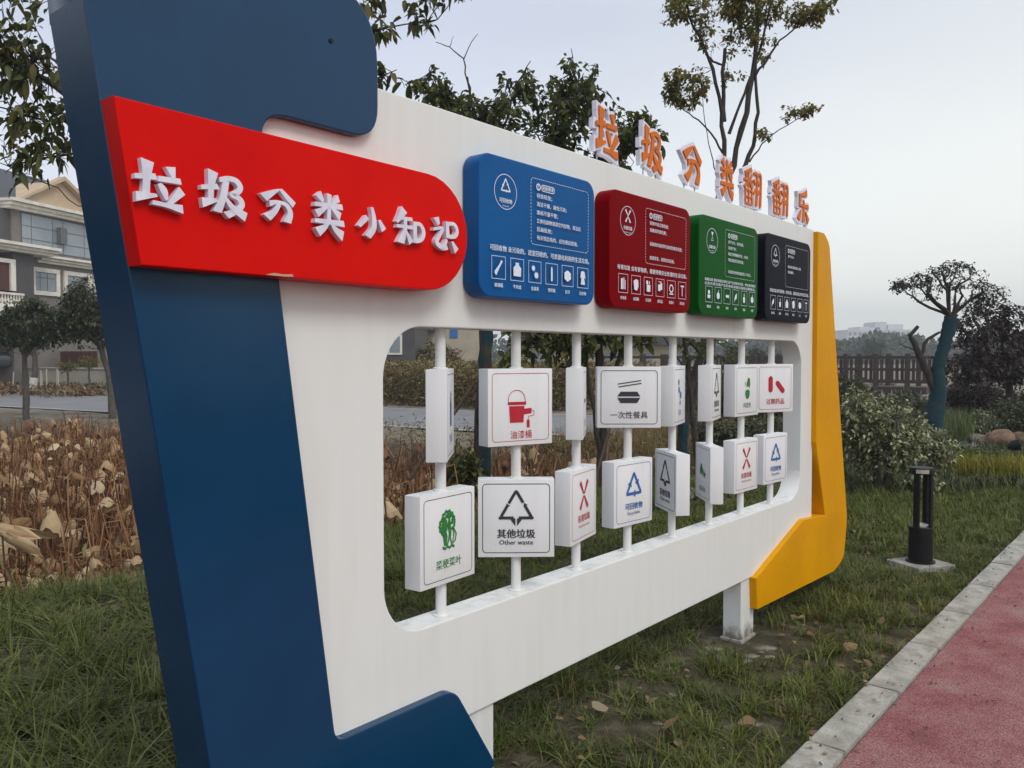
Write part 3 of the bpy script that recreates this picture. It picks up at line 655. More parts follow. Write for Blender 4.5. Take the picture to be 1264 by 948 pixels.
panel(1.972, 2.620, M['p_black'], 'black panel about other waste with white icons, rightmost of the four', 't', '其他垃圾', 'Other waste',
      ['沥干水分；', '', '难以辨识类别的投入其他', '垃圾桶内。', '', ''], '其他垃圾 除可回收物、有害垃圾、易腐垃圾以外的生活垃圾。',
      ['leaf', 'cup', 'bag', 'blob', 'book', 'strip'], ['餐巾纸', '烟蒂', '尿不湿', '陶瓷', '尘土', '毛发'])

# ------------------------------------------------------------------ the turning blocks on the posts
BW, BT = .27, .065
def cabbage(P, x, z, r):
    g = lambda L: [(x+a*r, z+b*r) for a, b in L]
    def lobe(cx, cz, a, b, w=.13, n=20, k0=0, k1=20): P.stroke([(x+(cx+a*(1+.12*(-1)**k)*math.cos(k*2*math.pi/n))*r, z+(cz+b*(1+.12*(-1)**k)*math.sin(k*2*math.pi/n))*r) for k in range(k0, k1+1)], w*r)
    lobe(-.02, .55, .42, .38, .17); lobe(-.38, .22, .26, .36, .17); lobe(.30, .34, .24, .36, .15); lobe(-.08, .42, .20, .26, .14); P.disc(x-.36*r, z+.18*r, .16*r, .26*r, 10); P.disc(x+.05*r, z+.72*r, .22*r, .12*r, 10)
    P.poly(g([(-.55, .0), (-.2, .12), (-.05, -.35), (-.12, -.85), (-.30, -.80), (-.38, -.40)]))
    P.stroke(g([(-.02, .2), (.12, -.25), (.02, -.62), (-.10, -.85)]), .10*r); P.stroke(g([(.42, .05), (.66, -.35), (.58, -.66), (.30, -.82), (.18, -.5), (.22, -.1), (.12, .2)]), .09*r)
    P.stroke(g([(.40, -.02), (.46, -.42), (.36, -.72)]), .07*r); P.stroke(g([(-.42, -.88), (-.2, -.98), (-.05, -.86), (.12, -.98), (.30, -.86), (.5, -.98)]), .13*r)
def draw(P, kind):
    if kind == 'recycle': recycle(P, 0, .025, .058, .0125); P.text('可回收物', 0, -.058, .031, bold=.02); P.text('Recyclable', 0, -.086, .021)
    elif kind == 'other': recycle_flat(P, 0, .042, .056, .0105); P.text('其他垃圾', 0, -.056, .034, bold=.03); P.text('Other waste', 0, -.085, .0235, bold=.012)
    elif kind == 'harm': cross(P, 0, .038, .050, .0125); P.text('有害垃圾', 0, -.052, .031, bold=.02); P.text('Hazardous waste', 0, -.080, .016)
    elif kind == 'kitchen': hourglass(P, 0, .03, .055, .01); P.text('易腐垃圾', 0, -.056, .031, bold=.02); P.text('Perishable', 0, -.086, .02)
    elif kind == 'cabbage': cabbage(P, -.004, .026, .062); P.text('菜梗菜叶', 0, -.083, .032)
    elif kind == 'paint':
        P.poly([(-.050, .004), (.014, .004), (.010, -.054), (-.046, -.054)]); P.rect(-.055, .008, .021, .019)
        P.stroke([(-.053, .012)]+[(-.018+.035*math.cos(R_(a)), .026+.034*math.sin(R_(a))) for a in range(180, -1, -18)]+[(.019, .012)], .0022)
        P.rect(.004, -.026, .046, -.006) if False else P.poly([(-.002, -.027), (.044, -.023), (.044, -.004), (-.002, -.007)])
        P.stroke([(.044, -.012), (.054, -.014), (.054, -.030), (.031, -.034), (.030, -.046)], .0022); P.rect(.024, -.073, .036, -.046)
        P.text('油漆桶', .0, -.098, .031)
    elif kind == 'lunch':
        P.stroke([(-.048, .056), (.050, .071)], .0042); P.stroke([(-.045, .044), (.052, .059)], .0042)
        P.poly([(-.050, .004), (-.036, .024), (.034, .024), (.047, .004)]); P.poly([(-.050, -.002), (.047, -.002), (.034, -.024), (-.036, -.024)])
        P.text('一次性餐具', 0, -.076, .032, bold=.008)
    elif kind == 'pills':
        P.poly([(x_-.035, z_+.022) for x_, z_ in arc(0, .03, .016, 0, 180, 8)+arc(0, -.03, .016, 180, 360, 8)])
        c_, s__ = math.cos(.75), math.sin(.75)
        P.poly([(.036+c_*x_-s__*z_, .006+s__*x_+c_*z_) for x_, z_ in arc(0, .028, .015, 0, 180, 8)+arc(0, -.028, .015, 180, 360, 8)])
        P.text('过期药品', 0, -.076, .034, bold=.015)
    elif kind == 'egg':
        P.poly([(.004+.026*math.cos(R_(a)), -.012+(.034 if a > 180 else .016)*math.sin(R_(a))) for a in range(0, 360, 20)]); P.poly([(-.004, .016), (.012, .024), (.024, .010), (.034, .03), (.030, .062), (.010, .066), (-.004, .04)]); P.stroke([(-.022, .044), (-.012, .020)], .004)
        P.text('鸡蛋壳', 0, -.080, .030)
    elif kind == 'toy':
        for x_, z_, r_ in ((-.02, .06, .018), (-.015, .025, .02), (.02, .0, .022), (.01, -.035, .014)): P.poly([(x_+r_*(1 if k_ % 2 else .6)*math.cos(k_*math.pi/5), z_+r_*(1 if k_ % 2 else .6)*math.sin(k_*math.pi/5)) for k_ in range(10)])
        P.text('玩具', 0, -.080, .030)
    elif kind == 'fishbone':
        P.poly([(-.045, .01), (-.03, .042), (-.012, .04), (-.004, .012), (-.02, -.014), (-.038, -.01)]); P.stroke([(-.01, .014), (.044, -.012)], .006)
        for k_ in range(4): P.stroke([(.002+.011*k_, .024-.004*k_), (-.004+.012*k_, -.012-.004*k_)], .004)
        P.poly([(.040, .002), (.056, .006), (.046, -.026)]); P.text('剩菜剩饭', 0, -.083, .028)
    elif kind == 'bottle': P.poly([(-.02, -.04), (.02, -.04), (.02, .03), (.008, .05), (.008, .07), (-.008, .07), (-.008, .05), (-.02, .03)]); P.text('塑料瓶', 0, -.080, .030)
    elif kind == 'butt': P.rect(-.04, .0, .02, .014); P.rect(.024, .0, .044, .014); P.text('烟蒂', 0, -.080, .030)
INK = {'recycle': 'ink_blue', 'bottle': 'ink_blue', 'toy': 'ink_blue', 'other': 'ink_black', 'butt': 'ink_black', 'lunch': 'ink_black', 'harm': 'ink_red', 'paint': 'ink_red', 'pills': 'ink_red', 'kitchen': 'ink_green', 'cabbage': 'ink_green', 'egg': 'ink_green', 'fishbone': 'ink_green'}
cas = MB().box(-BW/2, -BT/2, -.5, BW/2, BT/2, .5).me(); casings = {}
def block(kind_f, kind_b, s, z0, z1, yaw, label):
    h = z1-z0; p = fromsd(s, -.052, (z0+z1)/2)
    root = empty('turning_block', (p.x, p.y, p.z), math.atan2(UY, UX)+R_(yaw), label=label, cat='sign block', group='turning picture blocks on the posts')
    key = round(h, 3)
    if key not in casings:
        casings[key] = MB().box(-BW/2, -BT/2, -h/2, BW/2, BT/2, h/2).me(bevel=.003, auto=.6); casings[key].materials.append(M['box'])
    mobj('casing', casings[key], None, root)
    for kd, back in ((kind_f, 0), (kind_b, 1)):
        P = Print(); m = .0165
        P.stroke(rrect(-BW/2+m, -h/2+m, BW/2-m, h/2-m, .013, 5), .0024 if kd in ('other', 'lunch') else .0019, True)
        dk = kd in ('cabbage',)
        o = P.build('border', M['ink_black' if dk else ('ink_line' if INK[kd] == 'ink_red' else INK[kd])], root); o.location = (0, (BT/2+.0012)*(1 if back else -1), 0); o.rotation_euler = (0, 0, math.pi if back else 0)
        Q = Print(); draw(Q, kd)
        o = Q.build('picture', M[INK[kd]], root, kind='stuff'); o.location = (0, (BT/2+.0016)*(1 if back else -1), 0); o.rotation_euler = (0, 0, math.pi if back else 0)
    for zz in (h/2, -h/2):
        r = MB().lathe([(.024, zz-.002), (.024, zz+.004), (.0185, zz+.006)] if zz > 0 else [(.0185, zz-.006), (.024, zz-.004), (.024, zz+.002)], 16).build('bushing', M['post'], root, smooth=True)
upz = (1.187, 1.457)
block('bottle', 'recycle', PS[0], 1.176, 1.460, 39, 'upper block on the leftmost post, turned edge on, above the cabbage block')
block('paint', 'harm', PS[1], *upz, -18, 'upper white block with red paint bucket and roller picture')
block('butt', 'other', PS[2], *upz, 32, 'upper narrow edge-on block between the paint bucket block and the chopsticks block')
block('lunch', 'other', PS[3], 1.199, 1.457, -50, 'upper block with black lunch box and chopsticks picture')
block('toy', 'recycle', PS[4], *upz, 17, 'upper block with blue picture on its narrow right face, right of the chopsticks block')
block('other', 'butt', PS[5], *upz, 16, 'upper block with black triangle on its narrow right face, above the fish bone block')
block('egg', 'kitchen', PS[6], *upz, -2, 'upper block with green egg shell picture')
block('pills', 'harm', PS[7], *upz, -24, 'upper block with two red capsules picture, rightmost of the upper row')
lz = (.787, 1.062)
block('cabbage', 'kitchen', PS[0], .776, 1.070, 4, 'lower block with green cabbage picture, leftmost of the lower row')
block('other', 'lunch', PS[1], .790, 1.067, -49, 'lower block with bold black waste triangle facing the viewer')
block('harm', 'paint', PS[2], .783, 1.066, 13, 'lower block with red cross picture next to the bold black triangle block')
block('recycle', 'bottle', PS[3], *lz, -5, 'lower block with large blue recycling triangle on the fourth post')
block('toy', 'other', PS[4], *lz, 50, 'lower block turned away, grey face with black triangle at left')
block('cabbage', 'fishbone', PS[5], *lz, 42, 'lower block turned away, grey face with green fish bone at left')
block('harm', 'pills', PS[6], *lz, -2, 'lower block with red cross picture under the egg shell block')
block('recycle', 'toy', PS[7], *lz, -6, 'lower block with small blue triangle under the capsules block, rightmost of the lower row')
# ==================================================================== VEGETATION
def unit(v): return v/(np.linalg.norm(v, axis=-1, keepdims=True)+1e-9)
LEAF = {  # rows: (t along, half width, lift); diamond fold
 'small': ([0, .5, 1], [0, .30, 0]), 'big': ([0, .28, .62, 1], [0, .24, .22, 0]), 'narrow': ([0, .45, 1], [0, .15, 0])}
def leaves_mesh(C, D, size, kind='small', droop=.25, rndv=None):
    """C leaf bases, D directions; every leaf a folded blade"""
    n = len(C); T, W = LEAF[kind]; D = unit(D); up = np.tile([0, 0, 1.], (n, 1)); up = unit(up+rng.normal(0, .55, (n, 3)))
    S = unit(np.cross(D, up)); U = np.cross(S, D); size = np.broadcast_to(size, (n,))[:, None]*rng.uniform(.65, 1.2, (n, 1))
    Vs = []; m = len(T)
    for i, (t, w) in enumerate(zip(T, W)):
        mid = C+D*t*size-np.array([0, 0, 1.])*droop*t*t*size
        if i in (0, m-1): Vs.append(mid)
        else:
            Vs.append(mid+S*w*size+U*w*.35*size); Vs.append(mid); Vs.append(mid-S*w*size+U*w*.35*size)
    k = len(Vs); V = np.stack(Vs, 1).reshape(-1, 3); b = (np.arange(n)*k)[:, None]
    if m == 3:
        F = [np.concatenate([b+np.array([[0, 1, 2]]), b+np.array([[0, 2, 3]]), b+np.array([[1, 4, 2]]), b+np.array([[2, 4, 3]])])]; per = 4
        r = rng.random(n) if rndv is None else rndv; A = np.tile(r, per)
    else:
        F3 = np.concatenate([b+np.array([[0, 1, 2]]), b+np.array([[0, 2, 3]]), b+np.array([[4, 7, 5]]), b+np.array([[5, 7, 6]])])
        F4 = np.concatenate([b+np.array([[1, 4, 5, 2]]), b+np.array([[2, 5, 6, 3]])]); F = [F3, F4]
        r = rng.random(n) if rndv is None else rndv; A = np.concatenate([np.tile(r, 4), np.tile(r, 2)])
    return npmesh(V, F, A)
def wob(a, b, n, amp):
    a, b = Vector(a), Vector(b); L_ = (b-a).length
    return [a.lerp(b, k/n)+(Vector((random.gauss(0, 1), random.gauss(0, 1), random.gauss(0, .6)))*amp*L_ if 0 < k < n else Vector()) for k in range(n+1)]
def tree(name, label, cat, limbs, clusters, bark, leafmat, leaf=.08, kind='small', group=None, twig=.006, per=7, droop=.25, wrap=None, sides=7, crown='crown'):
    """limbs: list of (points, r0, r1); clusters: (centre, (rx,ry,rz), twigs)"""
    base = Vector(limbs[0][0][0]); root = empty(name, base, label=label, cat=cat, group=group)
    mb = MB(); nodes = []
    for pts, r0, r1 in limbs:
        P = [Vector(p)-base for p in pts]
        # refine and roughen
        Q = [P[0]]
        for a, b in zip(P[:-1], P[1:]): Q += wob(a, b, 3, .022)[1:]
        rad = [r0+(r1-r0)*(k/(len(Q)-1))**.8 for k in range(len(Q))]
        mb.tube(Q, [r*random.uniform(.92, 1.1) for r in rad], sides); nodes += Q[len(Q)//3:]
    NA = np.array([tuple(q) for q in nodes]); C = []; D = []; S_ = []
    for cc, rr, nt in clusters:
        cc = np.array(tuple(Vector(cc)-base)); rr = np.array(rr)
        for _ in range(nt):
            v = rng.normal(0, 1, 3); v = v/np.linalg.norm(v)*rng.uniform(.25, 1)**.55; tip = cc+v*rr
            j = NA[np.argsort(np.linalg.norm(NA-tip, axis=1))[rng.integers(0, 3)]]
            L1 = np.linalg.norm(tip-j)
            st = j+(tip-j)*max(0, 1-.75*max(rr)/max(L1, 1e-3)) if L1 > max(rr)*1.2 else j
            if twig: 
                pts = wob(st, tip, 3, .07); mb.tube(pts, [twig*1.3, twig, twig*.8, twig*.45], 3, False)
            d = unit(tip-st)
            for k in range(per):
                t = rng.uniform(.45, 1.03); side = unit(rng.normal(0, 1, 3)+d*.6)
                C.append(st+(tip-st)*t+rng.normal(0, leaf*.35, 3)); D.append(side+np.array([0, 0, -.25]))
    mb.build('trunk', bark, root, auto=1.2)
    if C:
        mobj(crown, leaves_mesh(np.array(C), np.array(D), leaf, kind, droop), leafmat, root)
    if wrap:
        w = MB(); pts, r0, r1 = wrap; P = [Vector(p)-base for p in pts]; Q = [P[0]]
        for a, b in zip(P[:-1], P[1:]): Q += wob(a, b, 7, .004)[1:]
        n = len(Q); rr_ = [float(np.interp(k/(n-1)*(len(P)-1), range(len(P)), r0)) if hasattr(r0, '__len__') else r0+(r1-r0)*k/(n-1) for k in range(n)]; w.tube(Q, [rr_[k]*(1.07 if k % 2 else .95)*random.uniform(.95, 1.06) for k in range(n)], 14)
        w.build('trunk_wrap', M['teal'], root, smooth=False, auto=2.5)
    return root
def px(pts, Y):
    """a run of photo pixels (x, y[, extra depth]) at distance Y"""
    return [at(p[0], p[1], Y+(p[2] if len(p) > 2 else 0)) for p in pts]
LF = {
 'dark': foliage('leaf_dark', [(.034, .046, .012), (.062, .084, .018), (.100, .125, .028), (.18, .175, .045)], .45, .45),
 'near': foliage('leaf_near', [(.028, .035, .009), (.065, .080, .017), (.11, .125, .03), (.15, .115, .035)], .45, .38),
 'thin': foliage('leaf_thin', [(.07, .078, .018), (.14, .15, .03), (.22, .21, .045), (.30, .17, .035)], .5, .5),
 'round': foliage('leaf_round', [(.016, .024, .010), (.032, .046, .016), (.050, .068, .022), (.09, .105, .036)], .5, .15),
 'sparse': foliage('leaf_sparse', [(.015, .014, .010), (.03, .026, .018), (.045, .045, .022), (.06, .06, .03)], .6, .1),
 'purple': foliage('leaf_purple', [(.018, .010, .011), (.036, .018, .020), (.055, .030, .028), (.07, .055, .035)], .55, .12),
 'shrub': foliage('leaf_shrub', [(.07, .080, .030), (.16, .18, .07), (.31, .33, .15), (.55, .56, .36)], .55, .2),
 'yellowg': foliage('blade_yellow', [(.10, .10, .015), (.20, .19, .02), (.30, .27, .03), (.36, .31, .05)], .5, .25),
 'green': foliage('blade_green', [(.032, .040, .007), (.072, .094, .014), (.135, .165, .026), (.27, .26, .08)], .5, .28),
 'tall': foliage('blade_tall', [(.03, .05, .015), (.07, .11, .03), (.13, .17, .05), (.2, .22, .09)], .5, .2),
 'weed': foliage('weed_brown', [(.07, .05, .02), (.16, .10, .04), (.24, .17, .07), (.14, .18, .055)], .8, .1),
 'reed': foliage('dry_stem', [(.040, .018, .009), (.13, .055, .022), (.24, .11, .045), (.38, .22, .11)], .8, 0),
 'lotus': foliage('dry_lotus_leaf', [(.10, .045, .020), (.27, .15, .070), (.46, .32, .18), (.60, .47, .30)], .85, .15),
 'litter': foliage('litter', [(.05, .032, .018), (.11, .07, .04), (.24, .14, .065), (.26, .21, .13)], .8, .05),
 'farwood': foliage('far_wood', [(.022, .034, .022), (.038, .056, .034), (.055, .08, .045), (.08, .105, .05)], .9, 0),
 'hedge': foliage('leaf_hedge', [(.024, .032, .014), (.048, .058, .022), (.08, .092, .034), (.13, .13, .05)], .6, .1),
}
# ---- big leaved tree behind the white top edge, its trunk wrapped below
Y1 = 9.6
l1 = px([(597, 590), (598, 470), (602, 380), (615, 300), (640, 235)], Y1)
tree('broadleaf_tree', 'dense dark broad leaved tree behind the middle of the sign, trunk wrapped in teal cloth', 'tree',
     [(l1, .085, .05), (px([(602, 380), (560, 300), (520, 210), (510, 150)], Y1), .045, .015), (px([(640, 235), (680, 170, .3), (720, 120, .3), (735, 85)], Y1), .045, .01),
      (px([(640, 235), (610, 170), (600, 130, -.3)], Y1), .04, .012), (px([(610, 330), (690, 270, .4), (760, 190, .3), (800, 150)], Y1), .045, .012),
      (px([(602, 380), (650, 400, -.2), (690, 430, -.4)], Y1), .03, .010), (px([(600, 385), (640, 405, .3), (700, 415, .2), (740, 440)], Y1), .025, .008),
      (px([(588, 150), (577, 100), (572, 72), (555, 58), (538, 52)], Y1), .012, .004), (px([(572, 74), (582, 52), (590, 42)], Y1), .007, .003), (px([(588, 150), (580, 115), (577, 95)], Y1), .02, .01), (px([(555, 58), (560, 44)], Y1), .005, .002), (px([(585, 140), (555, 112), (530, 90)], Y1), .012, .006), (px([(620, 160), (640, 100), (655, 75)], Y1), .015, .005), (px([(700, 150), (708, 90), (705, 60)], Y1), .012, .004)],
     [(at(640, 165, Y1), (.60, .6, .44), 92), (at(560, 155, Y1), (.56, .5, .32), 66), (at(700, 150, Y1+.2), (.50, .6, .47), 80), (at(765, 165, Y1+.2), (.42, .5, .38), 70), (at(530, 118, Y1), (.25, .3, .18), 18),
      (at(700, 105, Y1), (.35, .4, .22), 28), (at(620, 230, Y1), (.8, .7, .35), 60), (at(540, 110, Y1), (.16, .2, .25), 10), (at(730, 225, Y1), (.5, .5, .35), 50), (at(808, 165, Y1), (.22, .3, .28), 16), (at(640, 110, Y1), (.35, .3, .2), 14)],
     M['bark'], LF['dark'], .092, 'big', per=12, wrap=(l1[:3], .085, .07))
# low hanging boughs seen through the window of the sign
tree('broadleaf_tree', 'dark tree with hanging boughs seen through the sign window right of the teal trunk', 'tree',
     [(px([(742, 600), (745, 520), (740, 440), (735, 380)], 8.9), .05, .04), (px([(745, 520), (758, 460), (772, 400)], 8.9), .035, .02), (px([(742, 560), (728, 480), (722, 400)], 8.9), .035, .02), (px([(735, 400), (690, 405), (650, 425), (630, 440)], 8.9), .02, .008), (px([(735, 390), (700, 400), (690, 440)], 8.9), .02, .006)],
     [(at(640, 425, 8.9), (.22, .3, .22), 16), (at(695, 432, 8.9), (.28, .3, .16), 20), (at(735, 395, 8.9), (.4, .4, .3), 40), (at(790, 405, 8.9), (.3, .3, .2), 22), (at(660, 400, 8.9), (.4, .3, .12), 24)],
     M['bark'], LF['dark'], .14, 'big', per=5)
# ---- the near tree behind the blue end: its leaves show left and right of it
Y2 = 6.3
tree('broadleaf_tree', 'nearer tree hidden behind the blue end, olive leaves hanging into the upper left corner', 'tree',
     [(px([(300, 700), (300, 500), (290, 300), (280, 100)], Y2+.2), .10, .07), (px([(290, 300), (180, 190), (60, 100), (-30, 50)], Y2), .045, .012), (px([(280, 150), (160, 60), (30, -30), (-60, -80)], Y2), .04, .012),
      (px([(285, 200), (180, 160), (90, 190), (10, 205)], Y2), .02, .006), (px([(280, 100), (380, 20), (470, -25), (560, -40)], Y2), .04, .01), (px([(300, 120), (400, 60), (462, 38), (500, 30), (540, 24)], Y2), .012, .003), (px([(300, 200), (420, 110), (470, 95), (490, 86)], Y2), .012, .003),
      (px([(120, 140), (60, 150), (-10, 130)], Y2), .014, .005), (px([(130, 110), (60, 70), (0, 80)], Y2), .012, .005)],
     [(at(25, 20, Y2), (.36, .5, .30), 60), (at(20, 75, Y2), (.32, .4, .26), 46), (at(55, 110, Y2), (.26, .4, .26), 34), (at(85, 150, Y2), (.22, .3, .22), 22), (at(30, 150, Y2), (.34, .3, .22), 26), (at(55, 185, Y2), (.38, .3, .16), 28), (at(10, 205, Y2), (.2, .3, .10), 8),
      (at(458, 8, Y2), (.09, .1, .08), 9), (at(478, 36, Y2), (.12, .1, .03), 8), (at(515, 28, Y2), (.12, .1, .03), 6), (at(472, 90, Y2), (.06, .1, .09), 9), (at(525, -10, Y2), (.4, .2, .07), 22), (at(500, 108, Y2), (.10, .05, .03), 3)],
     M['bark'], LF['near'], .092, 'big', per=4, twig=.0035, droop=.5)
# ---- the thin tree with many stems above the orange characters
Y3 = 9.7
T3 = [([(842, 600), (843, 530), (853, 480), (868, 430), (878, 300), (888, 240), (906, 205), (922, 139), (932, 70), (937, 10), (943, -40)], .062, .020),
      ([(868, 440), (850, 420), (826, 395), (800, 360)], .035, .015), ([(915, 215), (930, 180), (936, 139), (933, 75), (948, 20), (960, -20)], .028, .009), ([(888, 245), (894, 190), (891, 139), (880, 85), (868, 56), (851, 21), (845, -20)], .032, .010),
      ([(894, 150), (893, 104), (895, 60)], .024, .020), ([(871, 66), (880, 76), (891, 80)], .014, .012), ([(900, 165), (915, 125), (926, 95)], .02, .014), ([(933, 92), (948, 72), (962, 50), (985, 31), (1010, 15), (1033, 0)], .016, .004),
      ([(925, 200), (940, 178), (962, 160), (993, 143), (1010, 135)], .010, .003), ([(893, 190), (878, 165), (862, 148), (844, 136), (828, 120)], .014, .004), ([(885, 215), (878, 190), (870, 150), (866, 100)], .007, .003), ([(851, 30), (838, 10), (830, -10)], .01, .004), ([(933, 60), (912, 20), (905, -10)], .01, .004)]
tree('thin_tree', 'thin many stemmed tree with sparse yellowing leaves above the orange characters', 'tree',
     [(px([(a, b, .12*((i*7+j*3) % 5-2)) if j else (a, b) for j, (a, b) in enumerate(p)], Y3) if 0 else px(p, Y3), r0, r1) for i, (p, r0, r1) in enumerate(T3)],
     [(at(842, 12, Y3), (.22, .4, .24), 50), (at(880, 20, Y3), (.18, .4, .22), 30), (at(930, 10, Y3), (.34, .4, .2), 76), (at(900, 2, Y3), (.3, .4, .12), 24), (at(965, 15, Y3), (.2, .3, .14), 18), (at(915, 48, Y3), (.20, .3, .16), 26), (at(1000, 18, Y3), (.24, .3, .13), 44), (at(1025, 2, Y3), (.14, .2, .08), 10), (at(985, 136, Y3), (.24, .2, .07), 22),
      (at(845, 108, Y3), (.28, .3, .22), 80), (at(828, 95, Y3), (.12, .2, .12), 12), (at(872, 45, Y3), (.14, .3, .2), 12), (at(950, 60, Y3), (.12, .3, .16), 8), (at(945, 165, Y3), (.14, .2, .08), 7), (at(905, 95, Y3), (.12, .2, .2), 5)],
     M['bark'], LF['thin'], .055, 'small', twig=.003, per=13, wrap=(px([(842, 600), (842, 560), (844, 520)], Y3), .062, .06), sides=8)
# more dark stems crossing the window
tree('thin_tree', 'dark bare stemmed tree right of the fifth post seen through the sign window', 'tree',
     [(px([(862, 610), (858, 540), (850, 470), (842, 400)], 8.6), .035, .022), (px([(855, 500), (870, 450), (890, 405)], 8.6), .022, .012), (px([(858, 540), (880, 500), (893, 450)], 8.6), .016, .008), (px([(850, 470), (835, 440), (812, 405)], 8.6), .016, .008), (px([(880, 590), (920, 545), (935, 520)], 8.6), .014, .007)],
     [(at(860, 425, 8.6), (.3, .3, .16), 26), (at(900, 440, 8.9), (.25, .3, .14), 16)], M['bark'], LF['dark'], .05, 'small', per=6, twig=.004)
# prop poles
for a, b, r, lab in (((582, 478), (505, 592), .021, 'thick dark prop pole leaning against the teal wrapped trunk from the left'), ((574, 492), (528, 560), .013, 'thin second prop pole beside the thick one left of the teal trunk'), ((470, 640), (498, 712), .016, 'grey brown pole lying low behind the left end of the sign window'), ((757, 515), (722, 640), .013, 'thin pale pole leaning behind the chopsticks block')):
    A = at(*a, 9.5); B = at(*b, 9.0 if b[1] < 620 else 7.4); 
    if a[0] == 470: A = at(*a, 7.4); B = at(*b, 6.3)
    if a[0] == 757: A = at(*a, 8.8); B = at(*b, 8.3)
    B.z = max(B.z, float(height(B.x, B.y))-.05)
    root = empty('prop_pole', B, label=lab, cat='pole', group='prop poles'); MB().tube([v-B for v in wob(B, A, 4, .006)], [r*1.1, r, r, r*.95, r*.9], 8).build('pole', M['pole'], root, auto=1)
# ---- teal wrapped tree at right
Y4 = 13.8
wr = px([(1159, 556), (1152, 520), (1158, 485), (1157, 455), (1166, 425), (1175, 392)], Y4)
T4 = [(wr, .10, .07), (px([(1158, 492), (1146, 462), (1134, 438), (1129, 424), (1123, 414), (1133, 403)], Y4), .075, .03), (px([(1136, 440), (1146, 418), (1160, 410)], Y4), .035, .02), (px([(1130, 432), (1117, 428), (1110, 424)], Y4), .015, .006)]
for tx, ty in ((1118, 352), (1105, 350), (1135, 338), (1150, 330), (1165, 324), (1182, 326), (1198, 334), (1215, 342), (1226, 352), (1140, 352), (1190, 352)):
    T4.append((px([(1174+random.uniform(-4, 4), 392), ((1172+tx)/2+random.uniform(-9, 9), (378+ty)/2+random.uniform(-2, 9), random.uniform(-.5, .5)), ((1172+3*tx)/4+random.uniform(-7, 7), (378+3*ty)/4+random.uniform(-6, 6), random.uniform(-.5, .5)), (tx, ty, random.uniform(-.6, .6))], Y4), .028, .006))
tree('ornamental_tree', 'sparse flat crowned tree at right with thick teal wrapped trunk', 'tree', T4,
     [(at(1165, 345, Y4), (.70, .7, .25), 120), (at(1108, 354, Y4), (.22, .3, .10), 34), (at(1130, 345, Y4), (.3, .3, .12), 30), (at(1225, 362, Y4), (.28, .4, .17), 44), (at(1180, 330, Y4), (.34, .4, .12), 40), (at(1200, 378, Y4), (.25, .3, .12), 20), (at(1145, 366, Y4), (.25, .3, .08), 14)], M['bark'], LF['sparse'], .055, 'small', twig=.0042, per=5, wrap=(wr, [.155, .15, .13, .10, .095, .12], 0), sides=8)
# ---- dark purple tree at the right edge
Y5 = 16.5
tree('purple_leaf_tree', 'dark purple leaved tree at the right edge behind the teal wrapped tree', 'tree',
     [(px([(1245, 520), (1245, 470), (1235, 420), (1240, 380)], Y5), .09, .03), (px([(1240, 460), (1200, 420), (1178, 395)], Y5), .05, .012), (px([(1245, 460), (1280, 410), (1300, 380)], Y5), .05, .012), (px([(1235, 430), (1215, 390), (1205, 372)], Y5), .04, .01), (px([(1240, 470), (1190, 450), (1150, 440)], Y5), .03, .008)],
     [(at(1235, 435, Y5), (.95, 1, .62), 330), (at(1205, 400, Y5), (.55, .6, .38), 80), (at(1262, 400, Y5), (.7, .6, .42), 100), (at(1200, 460, Y5), (.8, .8, .4), 160), (at(1275, 455, Y5), (.8, .8, .5), 140), (at(1225, 378, Y5), (.5, .4, .18), 26)],
     M['bark'], LF['purple'], .085, 'small', twig=.006, per=9)
# ---- two round street trees at left
tree('round_tree', 'round dark green tree with plain trunk left of the other one, before the house', 'tree',
     [(px([(33, 522), (32, 480), (30, 440), (38, 400)], 20), .085, .05), (px([(30, 440), (10, 400), (0, 385)], 20), .04, .01), (px([(32, 440), (60, 400), (70, 385)], 20), .04, .01), (px([(34, 420), (40, 380), (45, 368)], 20), .03, .01)],
     [(at(38, 402, 20), (.85, .9, .62), 330), (at(5, 412, 20), (.5, .6, .4), 110), (at(62, 410, 20), (.5, .6, .42), 120), (at(34, 380, 20), (.55, .6, .28), 80)], M['bark2'], LF['round'], .085, 'small', twig=.006, per=9, group='round street trees')
tree('round_tree', 'taller round dark tree partly hidden by the blue end, right of the other round tree', 'tree',
     [(px([(139, 518), (136, 470), (125, 430), (110, 390)], 20), .10, .05), (px([(125, 430), (90, 395), (80, 370)], 20), .04, .01), (px([(125, 430), (150, 390), (150, 360)], 20), .04, .01)],
     [(at(105, 388, 20), (.75, .9, .68), 330), (at(88, 405, 20), (.45, .6, .45), 120), (at(145, 390, 20), (.9, .9, .8), 260), (at(108, 355, 20), (.5, .6, .32), 90)], M['bark2'], LF['round'], .085, 'small', twig=.006, per=9, group='round street trees')
